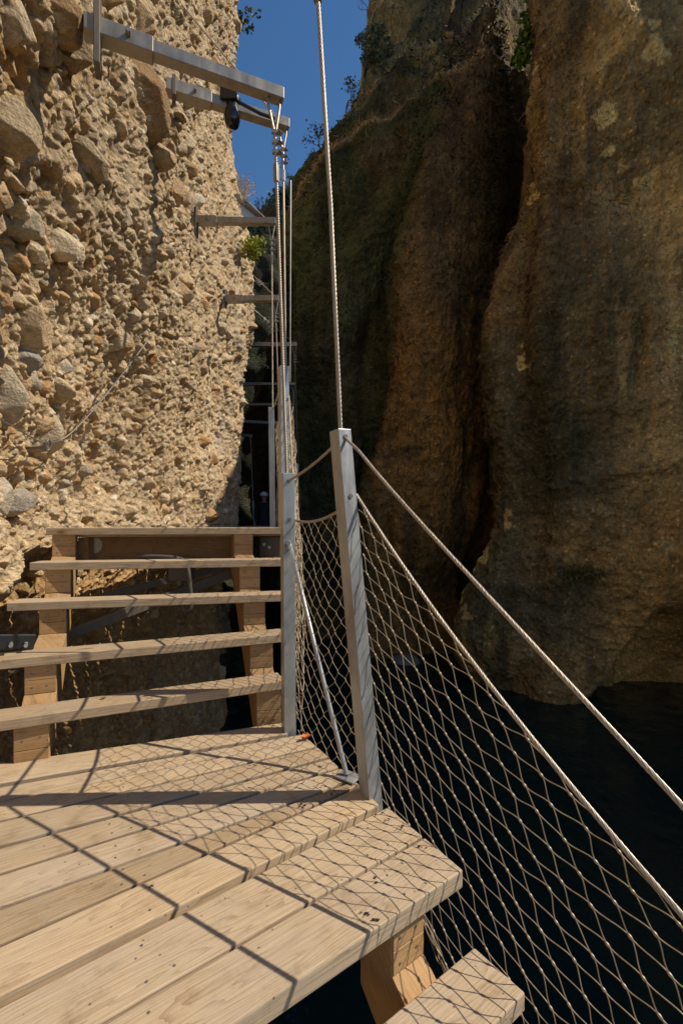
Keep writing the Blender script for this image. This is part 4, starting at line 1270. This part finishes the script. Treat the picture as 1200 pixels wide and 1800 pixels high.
# thin bare trees on the skyline
def bare_tree(label, base, h, d, leafy=0, group='thin scrubby trees on the skyline'):
    base = V3(base); r = empty('scrub_tree', base, label, 'tree', group); mb, tips = MB(), []
    limb(mb, base, d, h * .55, h * .022, 3, tips, .3, 3); mb.build('trunk', M_BARK, r)
    if leafy:
        lm = MB()
        for t in tips:
            if random.random() < .8: leaves(lm, t, (.16, .16, .13), leafy, .075)
        lm.build('crown', M_LEAFGREY, r)
bare_tree('leafless twiggy tree at the very top of the shaded cliff edge', at(655, 62, 15.2), 1.5, (-.25, 0, 1), 0)
bare_tree('sparse tree leaning over the middle of the sloping cliff edge', at(612, 235, 14.3), 1.5, (-.5, -.1, .8), 5)
bare_tree('low sparse tree on the cliff edge just above the sky notch', at(580, 290, 14.0), 1.3, (-.5, -.2, .8), 5)
bare_tree('crooked dark tree in the notch, growing off the sloping cliff foot of the skyline', at(548, 402, 14.4), 2.6, (-.35, 0, 1), 7)
bare_tree('small dark tree growing on the shaded cliff face below its edge', at(622, 275, 13.4), 1.2, (-.2, -.5, .8), 4)

# ivy in the cleft between the two cliffs
iv = MB()
for px, py, Y, k in ((952, -5, 10.3, .36), (938, 32, 10.2, .30), (926, 68, 10.1, .24), (915, 100, 10.0, .17), (958, -40, 10.4, .42)):
    leaves(iv, at(px, py, Y), (k, k * .7, k), 200, .10, 1.2, .2)
tag(iv.build('ivy', M_LEAFIVY), 'bright green ivy in the cleft high between the two cliffs', 'ivy')
tf = MB()
for px, py, k in ((1030, 1003, .35), (1062, 1000, .4), (1090, 1012, .35), (1010, 1010, .25)):
    leaves(tf, at(px, py, 8.2), (k, .2, k * .4), 160, .12, .3, .1, True)
tag(tf.build('green_tuft', leaf_mat('tuft_leaf', (.10, .09, .025))), 'dark green tuft of plants on the low ledge of the right cliff', 'plant')

# grass and moss hanging on the shaded cliffs
def fuzz(name, label, V, N, n, cond, mat, l0, l1, down=.8, wid=.10, seed=1):
    rg = np.random.default_rng(seed)
    nr, nc = V.shape[:2]
    i, j = rg.integers(0, nr - 1, n * 6), rg.integers(0, nc - 1, n * 6)
    P, Q = V[i, j], N[i, j]
    k = cond(P) > rg.random(len(P)); P, Q = P[k][:n], Q[k][:n]; m = len(P)
    if m < 3: return
    d = Q * rg.uniform(.25, .9, (m, 1)) + np.array([0, 0, -1]) * down * rg.uniform(.4, 1.4, (m, 1)) + rg.normal(0, .35, (m, 3))
    d /= np.linalg.norm(d, axis=1, keepdims=True)
    L_ = rg.uniform(l0, l1, (m, 1)) * rg.uniform(.5, 1, (m, 1))
    s = np.cross(d, rg.normal(0, 1, (m, 3))); s /= np.linalg.norm(s, axis=1, keepdims=True)
    w = L_ * wid
    base = P - Q * .01
    vs = np.stack([base - s * w, base + s * w, base + d * L_ * .6 + s * w * .6 + Q * .0, base + d * L_ + np.array([0, 0, -1]) * L_ * .15], 1).reshape(-1, 3)
    o = array_mesh(name, vs, np.arange(m * 4).reshape(-1, 4), mat, smooth=False)
    tag(o, label, None, None, 'stuff')
NJ = lambda P, sc, sd_: fbm(P * sc, 3, sd_)
fuzz('hanging_grass', 'rust brown dead grass hanging on the upper right cliff', VR, NR_, 22000,
     lambda P: sstep(P[:, 2] - P[:, 0] * .5 + NJ(P, .9, 401) * 1.5, 2.2, 5.2) * sstep(-(P[:, 0] + .15 * P[:, 2]), -6.6, -4.6) * (.25 + .75 * sstep(NJ(P, 1.6, 402), -.15, .25)), M_GRASSRED, .06, .20, 1.0, .07, 1)
fuzz('cliff_moss', 'olive moss and weeds clinging to the right cliff', VR, NR_, 4000,
     lambda P: (P[:, 0] < 8) * sstep(NJ(P, 1.1, 403), .0, .3), leaf_mat('olive_moss', (.12, .105, .055)), .04, .12, .6, .14, 2)
fuzz('cliff_moss', 'dark moss and weeds clinging to the middle cliff', VM, NM_, 15000,
     lambda P: .15 + .85 * sstep(NJ(P, .9, 404), -.1, .3) * (1 - .75 * sstep(P[:, 0] - .13 * P[:, 2], .5, .9) * (P[:, 2] < 7)), leaf_mat('dark_moss', (.055, .058, .03)), .07, .24, .7, .12, 3)
fuzz('terrace_grass', 'pale dry grass fringing the sloping terraces of the middle cliff', VM, NM_, 3800,
     lambda P: sum(np.exp(-((P[:, 2] - .95 * np.minimum(P[:, 0], 1.6) + .45 * NJ(P, .6, 17) - z0 - .15) / .2) ** 2) for z0 in (11.2, 12.9, 14.6)), M_GRASSPALE, .10, .30, -.3, .05, 4)

# scrub, building and wall up on the hill in the notch
sc_ = MB()
for _ in range(230):
    px = random.uniform(428, 575); top = np.interp(px, [428, 455, 480, 505, 545, 575], [392, 384, 352, 332, 305, 285])
    py = top + abs(random.gauss(0, 40)) + 3
    leaves(sc_, at(px, py, random.uniform(34, 37)), (random.uniform(.3, .9),) * 3, 34, .32, 1.2, .1)
tag(sc_.build('hillside_scrub', M_LEAFGREY), 'grey green scrub covering the hillside in the notch', None, None, 'stuff')
bl = empty('stone_building', at(530, 330, 39), 'pale stone building on the hilltop in the notch', 'building')
q = MB(); a = at(508, 334, 38.5); b_ = at(552, 334, 38.5); hh = 1.25
q.prism([a + V3((0, 0, -.6)), b_ + V3((0, 0, -.6)), b_ + V3((1, 3, -.6)), a + V3((1, 3, -.6))], (0, 0, hh + .3)); q.build('wall', plain_mat('pale_stone', (.42, .39, .36), .9, .2, 2), bl)
q = MB(); q.prism([a + V3((-.1, -.1, hh - .3)), b_ + V3((.1, -.1, hh - .3)), b_ + V3((1, 3.1, hh - .1)), a + V3((.8, 3.1, hh - .1))], (0, 0, .15)); q.build('roof', plain_mat('stone_roof', (.33, .31, .29), .9, .2, 2), bl)
wl = empty('white_wall', at(435, 380, 32), 'white garden wall with sloping tiled coping above the level beam', 'wall')
q = MB(); q.prism([at(405, 392, 32), at(452, 392, 32), at(452, 376, 32), at(418, 349, 32), at(405, 340, 32)], (0, .4, 0)); q.build('render', plain_mat('white_render', (.75, .74, .72), .9, .1, 3), wl)
q = MB(); q.bar(at(402, 337, 31.8), at(456, 380, 31.8), .7, .18, up=(0, 0, 1)); q.build('coping', plain_mat('coping_tile', (.30, .20, .13), .9, .2, 3), wl)
def grasses(label, px0, px1, py0, py1, Y, n, l, mat, up=(0, 0, 1)):
    g = MB()
    for _ in range(n):
        p = at(random.uniform(px0, px1), random.uniform(py0, py1), Y + random.uniform(-.2, .2))
        d = (V3(up) + V3((random.gauss(0, .45), random.gauss(0, .3), random.gauss(0, .2)))).normalized(); s = d.cross(V3((0, 1, 0))).normalized()
        L_ = l * random.uniform(.5, 1.2)
        wv_ = .010 * L_; mid = p + d * L_ * .6; tp = p + d * L_ + V3((.2 * L_, 0, -.05 * L_)) * random.uniform(-1, 1)
        g.add([p - s * wv_, p + s * wv_, mid + s * wv_, mid - s * wv_, tp], [(0, 1, 2, 3), (3, 2, 4)])
        if random.random() < .5: leaves(g, p + d * L_ * .9, (.03 * L_, .03 * L_, .12 * L_), 8, .06 * L_)
    tag(g.build('grass_tuft', mat), label, 'grass')
grasses('feathery pale grass on the brow of the tan wall above the level beam', 412, 432, 338, 362, 7.6, 70, .38, M_GRASSPALE, (.3, 0, 1))
grasses('rusty dry grass beyond the tip of the level beam', 455, 486, 383, 392, 20, 120, .8, M_GRASSRED)

# boulder in the river
from mathutils import noise as mn
q = MB(); q.ball((0, 0, 0), 1, .36, .30, .16, 20, 12)
c = atz(715, 1163, -2.2)
q.v = [tuple(V3(p) * (1 + .22 * mn.noise(V3(p) * 4)) + c) for p in q.v]
tag(q.build('boulder', plain_mat('river_boulder', (.20, .19, .16), .9, .3, 8)), 'flat grey boulder breaking the dark water behind the net', 'rock')

# fallen leaves
def fallen(label, px, py, z, size, col, curl=.4, rot=0):
    c = atz(px, py, z); g = MB(); vs = []; n = 9
    for i in range(n):
        t = i / (n - 1); w = math.sin(math.pi * t) ** .7 * (.45 + .18 * math.sin(t * 19)) * size * .62
        for k in (-1, 0, 1):
            x = (t - .5) * size; y = k * w
            zz = abs(k) * w * curl + .25 * size * curl * (2 * t - 1) ** 2 + .003
            vs.append(c + Matrix.Rotation(rot, 3, 'Z') @ V3((x, y, zz)))
    fs = []
    for i in range(n - 1):
        for k in (0, 1): fs.append((i * 3 + k, i * 3 + k + 1, i * 3 + k + 4, i * 3 + k + 3))
    g.add(vs, fs, None, True)
    o = g.build('fallen_leaf', col); tag(o, label, 'leaf')
fallen('curled orange leaf at the deck edge beside the narrow net', 538, 1300, .001, .055, M_LEAFORANGE, 1.1, .6)
fallen('tiny dark dry leaf on the lowest stair tread', 182, 1229, .195, .028, M_GRASSRED, .6, .2)
# little crumbs of bark on the boards
cr = MB()
for px, py in ((668, 1430), (680, 1441), (700, 1456), (705, 1450), (655, 1612), (665, 1545), (640, 1605), (590, 1395), (530, 1418), (265, 1560), (745, 1492), (440, 1352), (560, 1345)):
    for _ in range(4):
        c = atz(px + random.gauss(0, 5), py + random.gauss(0, 3), .001)
        cr.ball(c + V3((0, 0, .0015)), random.uniform(.0015, .0045), 1.6, .8, .5, 5, 3)
tag(cr.build('bark_crumbs', plain_mat('bark_crumb', (.07, .04, .025), .95)), 'scattered crumbs of bark on the deck boards', None, None, 'stuff')

# ================================================================== the person on the walkway
def person():
    Y = 13.0; hz = .12
    cx = at(464, 900, Y).x
    sk = [(0, 0, .93, .125), (0, 0, 1.10, .135), (0, .01, 1.28, .15), (0, .01, 1.42, .10), (0, 0, 1.50, .055), (0, -.015, 1.60, .085), (0, -.015, 1.68, .08),
          (-.10, 0, .88, .10), (-.11, .02, .50, .07), (-.11, .05, .10, .05), (-.12, -.08, .05, .04),
          (.10, 0, .88, .10), (.12, -.10, .52, .07), (.12, -.06, .10, .05), (.12, -.19, .05, .04),
          (-.20, .01, 1.40, .06), (-.25, .03, 1.14, .045), (-.20, -.14, .98, .035), (-.17, -.22, .97, .03),
          (.20, .01, 1.40, .06), (.26, .03, 1.14, .045), (.22, -.10, .95, .035), (.20, -.18, .93, .03)]
    ed = [(0, 1), (1, 2), (2, 3), (3, 4), (4, 5), (5, 6), (0, 7), (7, 8), (8, 9), (9, 10), (0, 11), (11, 12), (12, 13), (13, 14), (3, 15), (15, 16), (16, 17), (17, 18), (3, 19), (19, 20), (20, 21), (21, 22)]
    # hands: five short fingers each
    for w in (18, 22):
        x, y, z, _ = sk[w]
        for k, (dx, dz, l) in enumerate(((-.03, .012, .05), (-.014, -.002, .075), (.0, -.004, .08), (.014, -.004, .075), (.028, -.006, .06))):
            a = len(sk); sk.append((x + dx, y - .03, z + dz, .011)); sk.append((x + dx * 1.2, y - .03 - l * .7, z + dz - .03, .008))
            ed += [(w, a), (a, a + 1)]
    me = bpy.data.meshes.new('body'); me.from_pydata([s_[:3] for s_ in sk], ed, []); me.update()
    o = bpy.data.objects.new('person', me); scene.collection.objects.link(o)
    m_ = o.modifiers.new('skin', 'SKIN'); m_.use_smooth_shade = True
    for i, s_ in enumerate(sk): me.skin_vertices[0].data[i].radius = (s_[3], s_[3])
    me.skin_vertices[0].data[0].use_root = True
    sb = o.modifiers.new('sub', 'SUBSURF'); sb.levels = 1; sb.render_levels = 2
    m2, nt2, b2 = new_mat('clothed_body')
    tc2 = nd(nt2, 'ShaderNodeTexCoord'); sp = nd(nt2, 'ShaderNodeSeparateXYZ'); nt2.links.new(tc2.outputs['Object'], sp.inputs[0])
    r2 = ramp(nt2, [(0.0, (.02, .02, .025)), (.5, (.02, .02, .025)), (.842, (.012, .012, .014)), (.85, (.36, .19, .13))])
    dv = nd(nt2, 'ShaderNodeMath', operation='DIVIDE'); dv.inputs[1].default_value = 1.75; nt2.links.new(sp.outputs[2], dv.inputs[0]); nt2.links.new(dv.outputs[0], r2.inputs[0])
    nt2.links.new(r2.outputs[0], b2.inputs['Base Color']); b2.inputs['Roughness'].default_value = .8
    me.materials.append(m2)
    o.location = (cx, Y, hz)
    tag(o, 'person in black clothes and a white helmet far along the walkway', 'person')
    O = V3((cx, Y, hz))
    q = MB(); q.ball((0, -.01, 1.665), .118, 1, 1.15, .95, 16, 10); q.v = [(x, y, max(z, 1.655)) for x, y, z in q.v]
    q.v = [tuple(V3(p) + O) for p in q.v]
    h_ = q.build('helmet', plain_mat('white_shell', (.75, .75, .77), .35, .03), o)
    q = MB()
    for s_ in (-1, 1): q.ball(O + V3((.034 * s_, -.098, 1.61)), .012, seg=6, rings=4)
    q.build('eyes', M_BLACK, o)
    q = MB(); q.ball(O + V3((0, -.112, 1.585)), .018, .8, 1.1, 1.2, 6, 4); q.build('nose', plain_mat('skin', (.40, .22, .15), .6, .05), o)
person()
